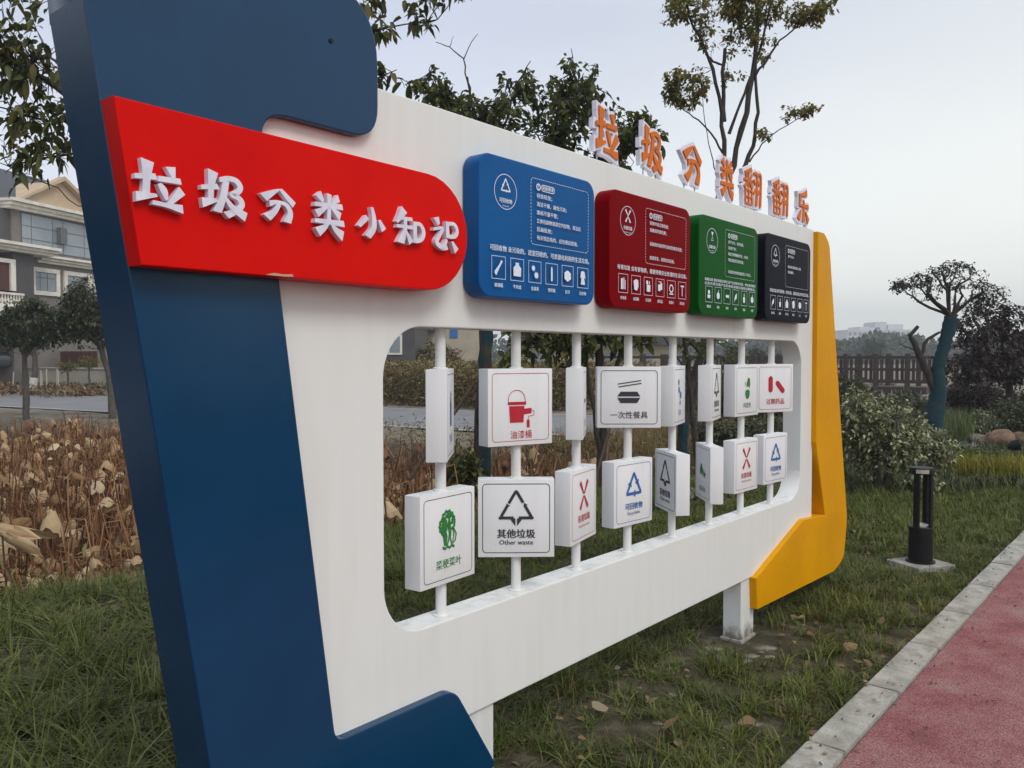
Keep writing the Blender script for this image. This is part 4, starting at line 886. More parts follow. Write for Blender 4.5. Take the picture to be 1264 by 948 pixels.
# limewashed small tree and saplings beyond the road
t = tree('garden_tree', 'small garden tree with whitewashed trunk beyond the road', 'tree', [(px([(40, 482), (43, 462), (43, 440), (40, 420)], 33), .14, .08)], [(at(40, 415, 33), (.9, .9, .7), 60)], M['bark2'], LF['round'], .14, per=8)
MB().tube([(0, 0, 0), tuple(at(42, 466, 33)-at(40, 482, 33))], [.17, .15], 10).build('limewash_band', M['white_lime'], t, auto=.8)
for (x_, y0_, y1_, lab) in ((110, 476, 446, 'small palm like sapling before the maroon gate'), (84, 482, 452, 'slim green sapling with stake beyond the road')):
    tree('sapling', lab, 'young tree', [(px([(x_, y0_), (x_, (y0_+y1_)/2), (x_-1, y1_)], 34), .05, .03)], [(at(x_, y1_-2, 34), (.45, .45, .22), 36)], M['bark2'], LF['thin'], .16, 'narrow', per=6, droop=.6)
def stakes():
    for k, x_ in enumerate((16, 50, 58, 70, 72, 52)):
        A = at(x_, 482-k % 2*3, 33); B = at(x_+random.uniform(-1, 1), 458+random.uniform(-4, 3), 33)
        tag(MB().tube([Vector((0, 0, 0)), B-A], .028, 5).build('garden_stake', M['pale'], None), 'thin pale garden stake standing beyond the road left of the blue end', 'stake', 'garden stakes').location = A
stakes()
# ---- blade clumps
def blades(B, H, W, lean, n_per, spread=.02, segs=3, curl=1.0):
    """B clump bases Mx3; arching blades"""
    m = len(B); n = m*n_per; C = np.repeat(B, n_per, 0)+np.concatenate([rng.normal(0, spread, (n, 2)), np.zeros((n, 1))], 1)
    a = rng.uniform(0, 2*np.pi, n); l = rng.uniform(.15, 1, n)*lean; h = np.repeat(np.broadcast_to(H, (m,)), n_per)*rng.uniform(.5, 1.15, n); w = W*rng.uniform(.6, 1.2, n)
    dx, dy = np.cos(a), np.sin(a); Vs = []
    for k in range(segs+1):
        t = k/segs; r = h*l*t**1.5*1.1; z = h*(t-curl*l*.42*t*t); ww = w*(1-t**1.6)*(1 if k < segs else 0)
        c = C+np.stack([dx*r, dy*r, z], 1)
        if k < segs:
            Vs.append(c+np.stack([-dy*ww, dx*ww, 0*ww], 1)); Vs.append(c-np.stack([-dy*ww, dx*ww, 0*ww], 1))
        else: Vs.append(c)
    q = len(Vs); V = np.stack(Vs, 1).reshape(-1, 3); b = (np.arange(n)*q)[:, None]
    F4 = np.concatenate([b+np.array([[2*k, 2*k+1, 2*k+3, 2*k+2]]) for k in range(segs-1)]); F3 = b+np.array([[2*segs-2, 2*segs-1, 2*segs]])
    r = np.clip(np.repeat(rng.random(m), n_per)*.5+rng.random(n)*.5, 0, 1)
    return npmesh(V, [F4, F3], np.concatenate([np.tile(r, segs-1), r]))
# grass: dense near the sign, thinner on bare soil
def noise2(x, y): return np.sin(x*2.1+1.3*np.sin(y*1.7))*np.sin(y*2.6+1.1*np.sin(x*2.9+2))+.5*np.sin(x*6.3+y*2)*np.sin(y*7.1-x*3)
N0 = 29000
s = rng.uniform(-4.5, 13, N0); d = rng.uniform(-4.4, d0+.012, N0)
x = OX+UX*s+NX*d; y = OY+UY*s+NY*d
bank = -3.75+.16*np.clip(s, -4, 9)+.12*np.sin(s*2.1)
g = noise2(x*1.2, y*1.2)
bare = np.clip((.95-np.abs(s-1.0)*.3)*1.0, 0, 1)*(d > -.2)*(s > -1.5)*(s < 3.4)
bare += .6*((d > .2) & (d < 1.0) & (s < -.5))
keep = (d > bank-.15) & (y > 2.3) & (rng.random(N0) < np.clip(.86-.52*bare+.34*g, .16, 1)) & (np.abs((x)/y) < .80)
lampx, lampy = gnd(1136, 700)[:2]
keep &= np.hypot(x-lampx, y-lampy) > .24
keep &= np.hypot(s-1.95, (d-.02)) > .22+.10*rng.random(len(s))
x, y, s, d = x[keep], y[keep], s[keep], d[keep]
B = np.stack([x, y, height(x, y)-.004], 1)
Hh = np.where(s < -.2, .15, .095)*rng.uniform(.5, 1.4, len(x)); Hh = np.where(d < -2.2, .20, Hh)
near = y < 6.5
left = near & (x < -1.0); near = near & ~left; pick = left & (rng.random(len(x)) < .48)
mobj('grass', blades(B[pick], .20*rng.uniform(.45, 1.35, pick.sum()), .0042, 1.75, 17, .022, 4, 1.05), LF['green'], kind='stuff')
mobj('grass', blades(B[near], Hh[near], .0032, 1.45, 24, .026, 3, 1.05), LF['green'], kind='stuff')
farg = ~near & ~left
mobj('grass', blades(B[farg], Hh[farg]*1.0, .0050, 1.2, 16, .03, segs=2), LF['green'], kind='stuff')
sel = rng.random(len(B)) < .22
mobj('dry_blades', blades(B[sel & near], .10, .0022, 1.3, 7, .05), LF['litter'], kind='stuff')
print('grass clumps', near.sum(), (~near).sum())
# ground cover to the right and behind the sign
Ng = 5000; gx_ = rng.uniform(3, 16, Ng); gy_ = rng.uniform(9, 26, Ng); ok = (np.abs(gx_/gy_) < .8) & (gx_ > 1.5+.25*(gy_-9)); gx_, gy_ = gx_[ok], gy_[ok]
mobj('ground_cover', blades(np.stack([gx_, gy_, gx_*0], 1), .20, .010, .8, 14, .08, segs=2), LF['hedge'], kind='stuff')
# yellow green grasses and tall ornamental grass
def clump_set(pts, name, lab, mat, H, W, n, spread, cat='grass clump', group=None, lean=.6):
    for (q, l) in zip(pts, lab):
        p = gnd(*q); o = mobj(name, blades(np.array([[0, 0, 0.]]), H, W, lean, n, spread, 4), mat); o.location = p; tag(o, l, cat, group)
clump_set([(1190, 588), (1215, 590), (1243, 592), (1268, 590)], 'yellow_grass', ['yellow green grass clump leftmost before the rocks', 'yellow green grass clump second from left before the rocks', 'yellow green grass clump third from left before the rocks', 'yellow green grass clump at the right frame edge before the rocks'], LF['yellowg'], .34, .007, 420, .17, group='low yellow grass clumps')
clump_set([(1190, 540), (1178, 545), (1213, 520), (1240, 524)], 'tall_grass', ['tall green grass clump just right of the teal trunk', 'tall dark green grass clump touching the teal trunk base', 'tall light green grass clump behind the rocks', 'low light green grass clump at right behind the rocks'], LF['tall'], .62, .008, 300, .14, group='tall grass clumps', lean=.45)
# shrubs
def shrub(name, lab, p, rx, rz, n, mat, leaf, cat='shrub', kind='small', group=None, per=7, ry=None):
    p = Vector(p); st = [([p+Vector((random.uniform(-.05, .05), random.uniform(-.05, .05), -.05)), p+Vector((math.cos(a)*rx*.35, math.sin(a)*rx*.35, rz*.8)), p+Vector((math.cos(a)*rx*.7, math.sin(a)*rx*.7, rz*1.45))], .018, .006) for a in [k*1.05+random.random()*.5 for k in range(6)]]
    ry = ry or rx
    cl = [(p+Vector((random.uniform(-.45, .45)*rx, random.uniform(-.45, .45)*ry, rz*random.uniform(.6, 1.35))), (rx*.55, ry*.55, rz*.55), n//7) for _ in range(7)]
    return tree(name, lab, cat, st, cl, M['bark2'], mat, leaf, kind, twig=.004, per=per, group=group, sides=5, crown='foliage')
shrub('shrub', 'large pale variegated shrub right of the yellow end', gnd(1088, 606), .64, .70, 900, LF['shrub'], .055)
shrub('shrub', 'smaller pale shrub between the large shrub and the teal trunk', gnd(1140, 588), .42, .40, 300, LF['shrub'], .055)
shrub('shrub', 'dark green shrub touching the yellow end behind the pale shrub', gnd(1045, 545), .42, .72, 320, LF['hedge'], .06)
shrub('shrub', 'green shrub behind the large pale shrub before the wooden bridge', gnd(1110, 520), .95, .38, 420, LF['hedge'], .075)
shrub('shrub', 'dark low shrub right of the rocks at the frame edge', gnd(1258, 545), .65, .45, 380, LF['hedge'], .06)
shrub('shrub', 'low brown green shrub before the teal trunk', gnd(1165, 575), .42, .16, 160, LF['hedge'], .05)
shrub('shrub', 'purple dark shrub mass behind the tall grass', at(1195, 485, 18)-Vector((0, 0, .6)), 1.1, .5, 420, LF['purple'], .09)
shrub('shrub', 'purple dark shrub mass behind the rocks at the frame edge', at(1255, 490, 18)-Vector((0, 0, .6)), 1.1, .5, 420, LF['purple'], .09)
shrub('shrub', 'pale leafy shrub between tall grass and rocks', at(1235, 510, 15)-Vector((0, 0, .4)), .7, .25, 240, LF['shrub'], .06)
shrub('shrub', 'green bush growing by the teal trunk left of the paint bucket block', at(578, 560, 9.3)-Vector((0, 0, .55)), .25, .34, 110, LF['near'], .10, kind='big')
for (a, b, rx, rz, n, mt, lab) in [(1062, 512, .50, .42, 240, 'tall', 'loose yellow green bush between the yellow end and the large pale shrub'), (1120, 500, .60, .34, 260, 'tall', 'loose yellow green bush before the wooden bridge, left of the teal trunk'), (1085, 490, .8, .36, 260, 'hedge', 'low dark bush hiding the foot of the wooden bridge'), (1140, 610, .26, .13, 90, 'shrub', 'tiny pale shrub left of the bollard cap'), (1185, 572, .4, .14, 120, 'tall', 'low green plants before the tall grass clumps'), (1225, 572, .4, .12, 120, 'hedge', 'low dark plants before the orange brown boulder'), (1020, 560, .4, .5, 160, 'hedge', 'dark bush mostly hidden behind the yellow end')]:
    shrub('shrub', lab, gnd(a, b), rx, rz, n, LF[mt], .055, 'bush')
# hedge strips seen through the right part of the window
for x_, lab in ((885, 'dark hedge bush left of the seventh post in the window'), (925, 'dark hedge bush between the last two posts in the window'), (970, 'dark hedge bush by the right edge of the sign window')):
    shrub('hedge_bush', lab, at(x_, 478, 17)-Vector((0, 0, .9)), .9, .75, 380, LF['hedge'], .08, 'bush')
    shrub('low_bush', lab.replace('dark hedge', 'lower green'), at(x_+10, 520, 11.5)-Vector((0, 0, .6)), .6, .38, 260, LF['hedge'], .07, 'bush')
# ---- withered lotus in the pond
def crumple(r, seed):
    g = np.random.default_rng(seed); nr, na = 6, 16; V = [(0, 0, 0)]; F = []; ph = g.uniform(0, 6.28, 4); am = g.uniform(.1, .5, 4); fold = g.uniform(.9, 1.35)
    for i in range(1, nr+1):
        t = i/nr
        for k in range(na):
            a = 2*np.pi*k/na; w = sum(am[j]*np.sin((j+2)*a+ph[j]) for j in range(4))
            rad = r*t*(1-.45*t*fold*.6)*(1+.18*w*t); z = -r*fold*(t**1.5)*(.75+.30*w)+g.normal(0, .075*r)
            V.append((rad*np.cos(a)*(1+.25*np.cos(ph[0])), rad*np.sin(a), z))
    F = [(0, 1+k, 1+(k+1) % na) for k in range(na)]
    for i in range(nr-1):
        for k in range(na): F.append((1+i*na+k, 1+(i+1)*na+k, 1+(i+1)*na+(k+1) % na, 1+i*na+(k+1) % na))
    return np.array(V), F
leafvar = []
for q in range(7):
    v, f = crumple(1.0, 100+q); me = pydata(v, f, True); a = me.attributes.new('rnd', 'FLOAT', 'FACE')
    a.data.foreach_set('value', np.clip(rng.normal(.18+.1*q, .12, len(f)), 0, 1).astype(np.float32)); me.materials.append(LF['lotus']); leafvar.append(me)
def stem_pts(h, bend):
    a = random.uniform(0, 6.28); return [(0, 0, 0), (math.cos(a)*bend*.25*h, math.sin(a)*bend*.25*h, h*.5), (math.cos(a)*bend*.6*h, math.sin(a)*bend*.6*h, h*.88), (math.cos(a)*bend*h, math.sin(a)*bend*h, h*(1-.5*bend))]
stemvar = []
for q in range(8):
    me = MB().tube(stem_pts(1.0, random.uniform(.05, .5)), [.0075, .007, .006, .004], 4, False).me()
    a = me.attributes.new('rnd', 'FLOAT', 'FACE'); a.data.foreach_set('value', np.full(len(me.polygons), .2+.08*q, np.float32)); me.materials.append(LF['reed']); stemvar.append(me)
def pond_pts(n, smin=-12, smax=8.6):
    out = []
    while len(out) < n:
        s = random.uniform(smin, smax); d = random.uniform(-17, -3.7); p = fromsd(s, d)
        if p.y < 3 or abs(p.x/p.y) > .72: continue
        if -.42 < p.x/p.y < -.22: continue
        if p.x/p.y > .36 : continue
        if float(height(p.x, p.y)) > -.35: continue
        out.append((p.x, p.y))
    return out
# one joined mass of stems and leaves for the pond, individuals for the nearest row
lotus_v = []; lotus_f = []; lotus_r = []; stem_v = []; stem_f = []; stem_r = []
pool = pond_pts(2300); pool.sort(key=lambda p: p[1]); indiv = pool[:90:1]; rest = pool[90:]
vb = fb = 0
def addmesh(me, mat, Vl, Fl, Rl, off):
    v = np.empty(len(me.vertices)*3, np.float32); me.vertices.foreach_get('co', v); v = v.reshape(-1, 3)@mat[:3, :3].T+mat[:3, 3]
    Vl.append(v); 
    for p in me.polygons: Fl.append(tuple(i+off for i in p.vertices))
    r = random.random(); Rl.extend(np.clip(np.array([d_.value for d_ in me.attributes['rnd'].data])*.35+r*.7, 0, 1)); return off+len(v)
so = lo_ = 0
for (x_, y_) in rest:
    h = random.uniform(.65, 1.22); 
    for q in range(4):
        me = random.choice(stemvar); hh = h*random.uniform(.6, 1.1)
        mat = np.array(Matrix.Translation((x_+random.gauss(0, .12), y_+random.gauss(0, .12), -.95)) @ Matrix.Rotation(random.uniform(0, 6.28), 4, 'Z') @ Matrix.Rotation(random.gauss(0, .16), 4, 'X') @ Matrix.Diagonal((hh, hh, hh*1.1, 1)))
        so = addmesh(me, mat, stem_v, stem_f, stem_r, so)
    if random.random() < .50:
        sz = random.uniform(.055, .15); mat = np.array(Matrix.Translation((x_, y_, -.95+h*random.uniform(.5, 1.05))) @ Matrix.Rotation(random.uniform(0, 6.28), 4, 'Z') @ Matrix.Rotation(random.gauss(0, .5), 4, 'X') @ Matrix.Diagonal((sz*.8, sz, sz*1.15, 1)))
        lo_ = addmesh(random.choice(leafvar), mat, lotus_v, lotus_f, lotus_r, lo_)
def bigmesh(Vl, Fl, Rl):
    V = np.concatenate(Vl); f3 = [f for f in Fl if len(f) == 3]; f4 = [f for f in Fl if len(f) == 4]; r = np.array(Rl)
    i3 = [i for i, f in enumerate(Fl) if len(f) == 3]; i4 = [i for i, f in enumerate(Fl) if len(f) == 4]
    F = []; A = []
    if f3: F.append(np.array(f3)); A.append(r[i3])
    if f4: F.append(np.array(f4)); A.append(r[i4])
    return npmesh(V, F, np.concatenate(A), smooth=True)
mobj('withered_lotus_stems', bigmesh(stem_v, stem_f, stem_r), LF['reed'], kind='stuff')
mobj('withered_lotus_leaves', bigmesh(lotus_v, lotus_f, lotus_r), LF['lotus'], kind='stuff')
for (x_, y_) in indiv:
    h = random.uniform(.7, 1.05); root = empty('lotus_plant', (x_, y_, -.95), random.uniform(0, 6.28), label='withered brown lotus stem with crumpled leaf near the grassy bank', cat='lotus plant', group='withered lotus plants near the bank')
    o = mobj('stem', random.choice(stemvar), None, root); o.scale = (h, h, h); o.rotation_euler = (random.gauss(0, .12), random.gauss(0, .12), 0)
    for q in range(3): o = mobj('stem', random.choice(stemvar), None, root); hh = h*random.uniform(.6, 1.1); o.scale = (hh, hh, hh); o.location = (random.gauss(0, .1), random.gauss(0, .1), 0); o.rotation_euler = (random.gauss(0, .2), random.gauss(0, .2), random.uniform(0, 6))
    o = mobj('leaf', random.choice(leafvar), None, root); sz = random.uniform(.05, .11); o.scale = (sz*.8, sz, sz*1.1); o.location = (random.gauss(0, .05), random.gauss(0, .05), h*random.uniform(.7, 1.0)); o.rotation_euler = (random.gauss(0, .5), random.gauss(0, .4), 0)
# the large pale leaf hanging in at the left edge
p = at(6, 652, 5.35); root = empty('lotus_plant', (p.x, p.y, -.8), label='large pale tan lotus leaf folded over at the left frame edge', cat='lotus plant')
v, f = crumple(1, 333); me = pydata(v, f, True); a = me.attributes.new('rnd', 'FLOAT', 'FACE'); a.data.foreach_set('value', np.clip(rng.normal(.62, .12, len(f)), 0, 1).astype(np.float32)); me.materials.append(LF['lotus'])
o = mobj('leaf', me, None, root); o.location = (-.06, 0, p.z+.80); o.scale = (.10, .13, .27); o.rotation_euler = (R_(12), R_(-62), R_(12))
MB().tube([(0.02, 0, 0), (0, .03, .5), (-.02, 0, p.z+.8)], [.009, .008, .006], 6).build('stem', M['pole'], root, auto=1)
# dry weeds on the banks
def weeds(name, n, region, H, mat, leaf=.05):
    C = []; D = []
    for (x_, y_, h) in region(n):
        for k in range(5): C.append((x_+random.gauss(0, .12), y_+random.gauss(0, .12), h+random.uniform(.02, H))); D.append((random.gauss(0, 1), random.gauss(0, 1), random.gauss(0.3, .8)))
    mobj(name, leaves_mesh(np.array(C), np.array(D), leaf, 'narrow', .2), mat, kind='stuff')
def reg_bean(n):
    return [(*rdp(random.uniform(-12, 1.5), 6.3+random.uniform(0, 7), 0)[:2], 0) for _ in range(n)]
weeds('bean_field', 15000, reg_bean, 1.30, LF['weed'], .17)
def reg_bank(n):
    out = []
    while len(out) < n:
        s = random.uniform(-6, 9); d = random.uniform(-16, -3.0); p = fromsd(s, d); h = float(height(p.x, p.y))
        if -.9 < h < -.02 or (roadv(p.x, p.y) > -1 and roadv(p.x, p.y) < 1.6 and random.random() < .25): out.append((p.x, p.y, h))
    return out
weeds('dry_weeds', 2600, reg_bank, .35, LF['weed'], .09)
# lotus and weeds to the right, seen low in the window
mobj('dry_grass', blades(np.array([[p.x, p.y, float(height(p.x, p.y))] for p in [fromsd(random.uniform(3.5, 13), random.uniform(-6.5, -3.0)) for _ in range(1700)]]), .46, .0045, .9, 11, .07, segs=2), LF['weed'], kind='stuff')
# fallen leaves
lm_ = []
for q in range(5):
    n_ = 7; rr = []; 
    vs = [(0, 0, 0)]+[((.5+.5*math.cos(R_(a)))*1.0-.5, .42*math.sin(R_(a))*(1-.25*math.cos(R_(a))), random.uniform(.02, .22)) for a in range(0, 360, 36)]
    me = pydata(vs, [(0, 1+k, 1+(k+1) % 10) for k in range(10)], True); a = me.attributes.new('rnd', 'FLOAT', 'FACE'); a.data.foreach_set('value', np.full(10, .15+.2*q, np.float32)); me.materials.append(LF['litter']); lm_.append(me)
big = [(922, 903, 'orange tan fallen leaf near the kerb bottom, largest'), (828, 905, 'orange brown fallen leaf curled on the grass left of centre bottom'), (740, 885, 'pale yellow green fallen leaf low under the sign'), (1050, 802, 'yellow leaf standing in the grass right of the support leg'), (1060, 822, 'dark orange leaf right of the support leg'), (1003, 908, 'small orange leaf beside the kerb'), (762, 938, 'narrow orange leaf at the bottom edge'), (146, 838, 'yellow green fallen leaf in the left grass'), (136, 890, 'reddish brown fallen leaf in the left grass')]
for k, (a, b, lab) in enumerate(big):
    p = gnd(a, b); o = mobj('fallen_leaf', lm_[(3, 2, 4, 3, 1, 2, 2, 4, 1)[k]], None, None); o.location = (p.x, p.y, float(height(p.x, p.y))+.035); sz = (.085, .08, .08, .075, .07, .05, .06, .06, .08)[k]; o.scale = (sz, sz, sz); o.rotation_euler = (random.uniform(-.5, .5), random.uniform(-.5, .5), random.uniform(0, 6)); tag(o, lab, 'fallen leaf', 'fallen leaves in the grass')
C = []; D = []
for _ in range(5200):
    s = random.uniform(-4, 9); d = random.uniform(-3, d0-.02); p = fromsd(s, d); C.append((p.x, p.y, float(height(p.x, p.y))+random.uniform(.004, .03))); D.append((random.gauss(0, 1), random.gauss(0, 1), random.gauss(0, .15)))
for _ in range(600):
    p = Vector((random.uniform(-3.4, -1.2), random.uniform(3.2, 5.4), 0)); C.append((p.x, p.y, float(height(p.x, p.y))+random.uniform(.004, .05))); D.append((random.gauss(0, 1), random.gauss(0, 1), random.gauss(0, .2)))
mobj('leaf_litter', leaves_mesh(np.array(C), np.array(D), rng.uniform(.012, .06, len(C)), 'big', .1), LF['litter'], kind='stuff')
C = []; D = []
for _ in range(420):
    s = random.uniform(-2, 10); d = d0+min(2.2, random.expovariate(4.0))+.0; p = fromsd(s, d); C.append((p.x, p.y, .036 if d < d0+KW else .018)); D.append((random.gauss(0, 1), random.gauss(0, 1), .05))
mobj('leaf_litter', leaves_mesh(np.array(C), np.array(D), .022, 'small', .0), LF['litter'], kind='stuff')
# stones and crumbs of concrete round the support leg and on bare soil
def stone_mesh(seed, r, flat=.6, sub=2):
    bm = bmesh.new(); bmesh.ops.create_icosphere(bm, subdivisions=sub, radius=r); g = np.random.default_rng(seed); A = g.normal(0, 1, (5, 3)); ph = g.uniform(0, 6, 5)
    for v in bm.verts:
        n_ = v.co.normalized(); k = sum(.11*math.sin(2.2*(A[j]@np.array(n_))+ph[j]) for j in range(5)); k += .045*math.sin(7*n_.x+ph[0])*math.sin(8*n_.y+ph[1])+.03*abs(math.sin(13*n_.z+9*n_.x+ph[2])); v.co = v.co*(1+k); v.co.z *= flat
    me = bpy.data.meshes.new('s'); bm.to_mesh(me); bm.free(); return me
lx = fromsd(1.98, -.05)
for k, (a, b, r, lab) in enumerate([(868, 806, .028, 'rough pale rubble lump far left of the support leg foot'), (900, 806, .038, 'pale rubble lump touching the support leg foot at left'), (927, 806, .026, 'pale rubble lump touching the support leg foot at right'), (896, 822, .03, 'pale rubble lump in front of the support leg foot, nearest the viewer'), (880, 800, .035, 'flat pale stone left of the support leg foot'), (945, 797, .032, 'grey stone right of the support leg foot'), (888, 812, .045, 'broad pale concrete lump before the support leg'), (950, 806, .025, 'small brown stone right of the support leg'), (912, 812, .04, 'pale stone before the support leg foot'), (905, 898, .035, 'flat pale stone in the bare soil beside the largest leaf'), (935, 893, .018, 'small pale stone beside the largest leaf'), (815, 893, .018, 'small whitish stone in the grass'), (830, 856, .022, 'greyish stone near the sign bottom edge')]):
    p = gnd(a, b); me = stone_mesh(k, r, .32); me.materials.append(M['rockw']); o = mobj('stone', me, None, None); o.location = (p.x, p.y, float(height(p.x, p.y))-.001); o.scale = (1+.35*(k % 3), 1-.12*(k % 2), 1); tag(o, lab, 'stone', 'small stones in the soil')
me = stone_mesh(70, .19, .85, 4); me.materials.append(M['rock']); o = mobj('boulder', me, None, None); o.location = gnd(1233, 552)+Vector((0, 0, .1)); o.scale = (1.25, .8, 1); tag(o, 'orange brown boulder at right behind the yellow grass', 'rock')
me = stone_mesh(71, .17, .5, 4); me.materials.append(M['rockw']); o = mobj('boulder', me, None, None); o.location = gnd(1203, 546)+Vector((0, 0, .06)); tag(o, 'low whitish boulder left of the orange brown boulder', 'rock')
me = stone_mesh(73, .24, .6, 4); me.materials.append(M['rock']); o = mobj('boulder', me, None, None); o.location = gnd(1262, 548)+Vector((0, 0, .06)); tag(o, 'dull brown boulder at the right frame edge', 'rock')
# pale slabs of the walk behind the sign's right half
for k, (a, b, w_, lab) in enumerate([(842, 628, .5, 'pale slab behind the fifth post low in the window'), (862, 612, .5, 'pale slab between the fifth and sixth posts'), (812, 600, .35, 'pale slab end beside the blue triangle block'), (876, 598, .5, 'pale slab behind the sixth post')]):
    p = gnd(a, b, -.1); o = MB().box(-w_/2, -.16, -.03, w_/2, .16, .03).build('paving_slab', M['pale'], None, bevel=.008); o.location = (p.x, p.y, float(height(p.x, p.y))+.045); o.rotation_euler = (0, 0, .7+k*.05); tag(o, lab, 'slab', 'pale slabs by the pond')

# ------------------------------------------------------------------ bollard light on its concrete pad
p = gnd(1136, 697); bl = empty('bollard_light', (p.x, p.y, 0), .35, label='black bollard light on a square concrete pad beside the path', cat='bollard light')
MB().box(-.17, -.15, -.1, .17, .15, .022).build('concrete_pad', M['concrete'], bl, bevel=.008)
MB().lathe([(.098, .022), (.098, .034), (.080, .036), (.080, .275), (.076, .28)], 32).build('base_cylinder', M['bollard'], bl, auto=.6)
for a in (20, 110, 200, 290):
    pts = [(.079*math.cos(R_(a+t)), .079*math.sin(R_(a+t))) for t in range(-17, 18, 6)]; inn = [(.060*math.cos(R_(a+t)), .060*math.sin(R_(a+t))) for t in range(17, -18, -6)]
    P_ = pts+inn; n_ = len(P_); me = pydata([(x_, y_, .28) for x_, y_ in P_]+[(x_, y_, .66) for x_, y_ in P_], [tuple(range(n_-1, -1, -1)), tuple(range(n_, 2*n_))]+[(i_, (i_+1) % n_, n_+(i_+1) % n_, n_+i_) for i_ in range(n_)])
    if a in (20, 200, 290): mobj('upright', me, M['bollard'], bl)
MB().lathe([(.083, .66), (.083, .70), (.080, .705)], 32).build('cap', M['bollard'], bl, auto=.6)
MB().lathe([(.052, .28), (.052, .292), (.030, .300)], 24).build('lens', M['bulb'], bl, smooth=True)
v = []; 
for zz in (.668, .696):
    for t in range(0, 61, 10): v.append((.0838*math.cos(R_(215+t)), .0838*math.sin(R_(215+t)), zz))
o = mobj('sticker', pydata(v, [(k, k+1, k+8, k+7) for k in range(6)]), M['sticker'], bl); o.rotation_euler = (0, 0, -.3)
# dark garden spotlight by the boulder
p = gnd(1250, 566); o = empty('garden_spotlight', (p.x, p.y, 0), label='small dark blue black spotlight in the yellow grass before the boulder', cat='spotlight')
MB().tube([(0, 0, 0), (0, 0, .15)], .012, 8).build('spike', M['bollard'], o, auto=1); MB().tube([(-.06, .03, .17), (.0, 0, .19), (.08, -.04, .21)], [.04, .075, .085], 16).build('head', M['bollard'], o, auto=.8)

# ------------------------------------------------------------------ wooden bridge over the water
Yb = 27; A = at(1036, 470, Yb); Bq = at(1137, 470, Yb-1.5); dirb = (Bq-A); Lb = dirb.length; az = math.atan2(dirb.y, dirb.x)
br = empty('wooden_bridge', (A.x, A.y, 0), az, label='dark brown wooden footbridge with slatted railing in the distance', cat='bridge')
zd = .55; zt = 1.52; E0 = -9.0; E1 = Lb+.15
MB().box(E0, 0, zd-.2, E1, 1.6, zd).build('deck', M['wood'], br)
for z_, h_ in ((zt-.10, .10), (zd+.50, .07), (zd+.12, .07)):
    for y_ in (0, 1.5): MB().box(E0, y_-.035, z_, E1, y_+.035, z_+h_).build('rail', M['wood'], br)
pm_ = MB().box(-.07, -.07, -.5, .07, .07, zt+.06).me(); pm_.materials.append(M['wood']); sm_ = MB().box(-.045, -.015, zd+.2, .045, .015, zt-.11).me(); sm_.materials.append(M['wood']); tp_ = MB().prism([(-.05, 0), (.05, 0), (0, .30)], -.012, .012).me(); tp_.materials.append(M['pale'])
k = 0; xq = E0
while xq < E1+.05:
    for y_ in (0, 1.5): o = mobj('post', pm_, None, br); o.location = (xq, y_, 0)
    if xq > -5:
        for j in range(1, 6):
            o = mobj('baluster', sm_, None, br); o.location = (xq+.15*j*1.0+.02, 0, 0)
    xq += .92
# timber piling beneath, pale pointed ends
for j in range(9):
    o = mobj('pile', tp_, None, br); o.location = (Lb*.2+j*.28, -.06, .18)

# ------------------------------------------------------------------ far buildings and woods
def facade(root_loc, rz): pass
def building(name, lab, px0, px1, ptop, Y, depth, mat, floors, cols, winmat, rz=0.0, cat='building', vol=None, base=-.5):
    A = at(px0, 440, Y); B = at(px1, 440, Y); H = at(px0, ptop, Y).z; W = (B-A).length
    root = empty(name, (A.x, A.y, 0), rz, label=lab, cat=cat)
    MB().box(0, 0, base, W, depth, H).build('walls', mat, root)
    MB().box(-.15, -.15, H, W+.15, depth+.15, H+.03*H).build('parapet', M['pale'] if Y < 200 else mat, root)
    if floors:
        fh = H/floors; cw = W/cols; ww = cw*.62; me = MB().box(-ww/2, -.05, 0, ww/2, .05, fh*.5).me(); me.materials.append(winmat)
        for f_ in range(floors):
            for c_ in range(cols): o = mobj('window', me, None, root); o.location = ((c_+.5)*cw, -.01, f_*fh+fh*.3)
    return root
Yd = 420
bd = building('hospital_block', 'large pale multi level building far away in the haze right of the yellow end', 1046, 1124, 408, Yd, 26, M['far'], 4, 13, M['frame_grey'])
A = at(1046, 440, Yd)
for a, b, t_ in ((1064, 1078, 403), (1084, 1098, 397), (1100, 1119, 400), (1078, 1090, 404)):
    x0 = at(a, 440, Yd).x-A.x; x1 = at(b, 440, Yd).x-A.x; z0 = at(a, 408, Yd).z; z1 = at(a, t_, Yd).z
    MB().box(x0, 4, z0, x1, 18, z1).build('upper_storey', M['far'], bd)
building('apartment_block', 'faint low building far away at the right of the large pale building', 1128, 1150, 428, 520, 20, M['far'], 3, 4, M['frame_grey'])
building('apartment_block', 'faint narrow building far away touching the yellow end', 1026, 1036, 424, 480, 14, M['far'], 3, 2, M['frame_grey'])
C = []; D = []
for k in range(520):
    px_ = random.uniform(820, 1420); Y = random.uniform(150, 230); top = random.choice([424, 420, 417, 428, 430]) + 5*math.sin(px_*.05)
    c = at(px_, 440, Y); Ht = at(px_, top, Y).z; r_ = Ht*.40
    for j in range(46):
        v = rng.normal(0, 1, 3); v /= np.linalg.norm(v); C.append((c.x+v[0]*r_*1.1, c.y+v[1]*r_, max(.2, Ht-r_+v[2]*r_))); D.append(v+rng.normal(0, .5, 3))
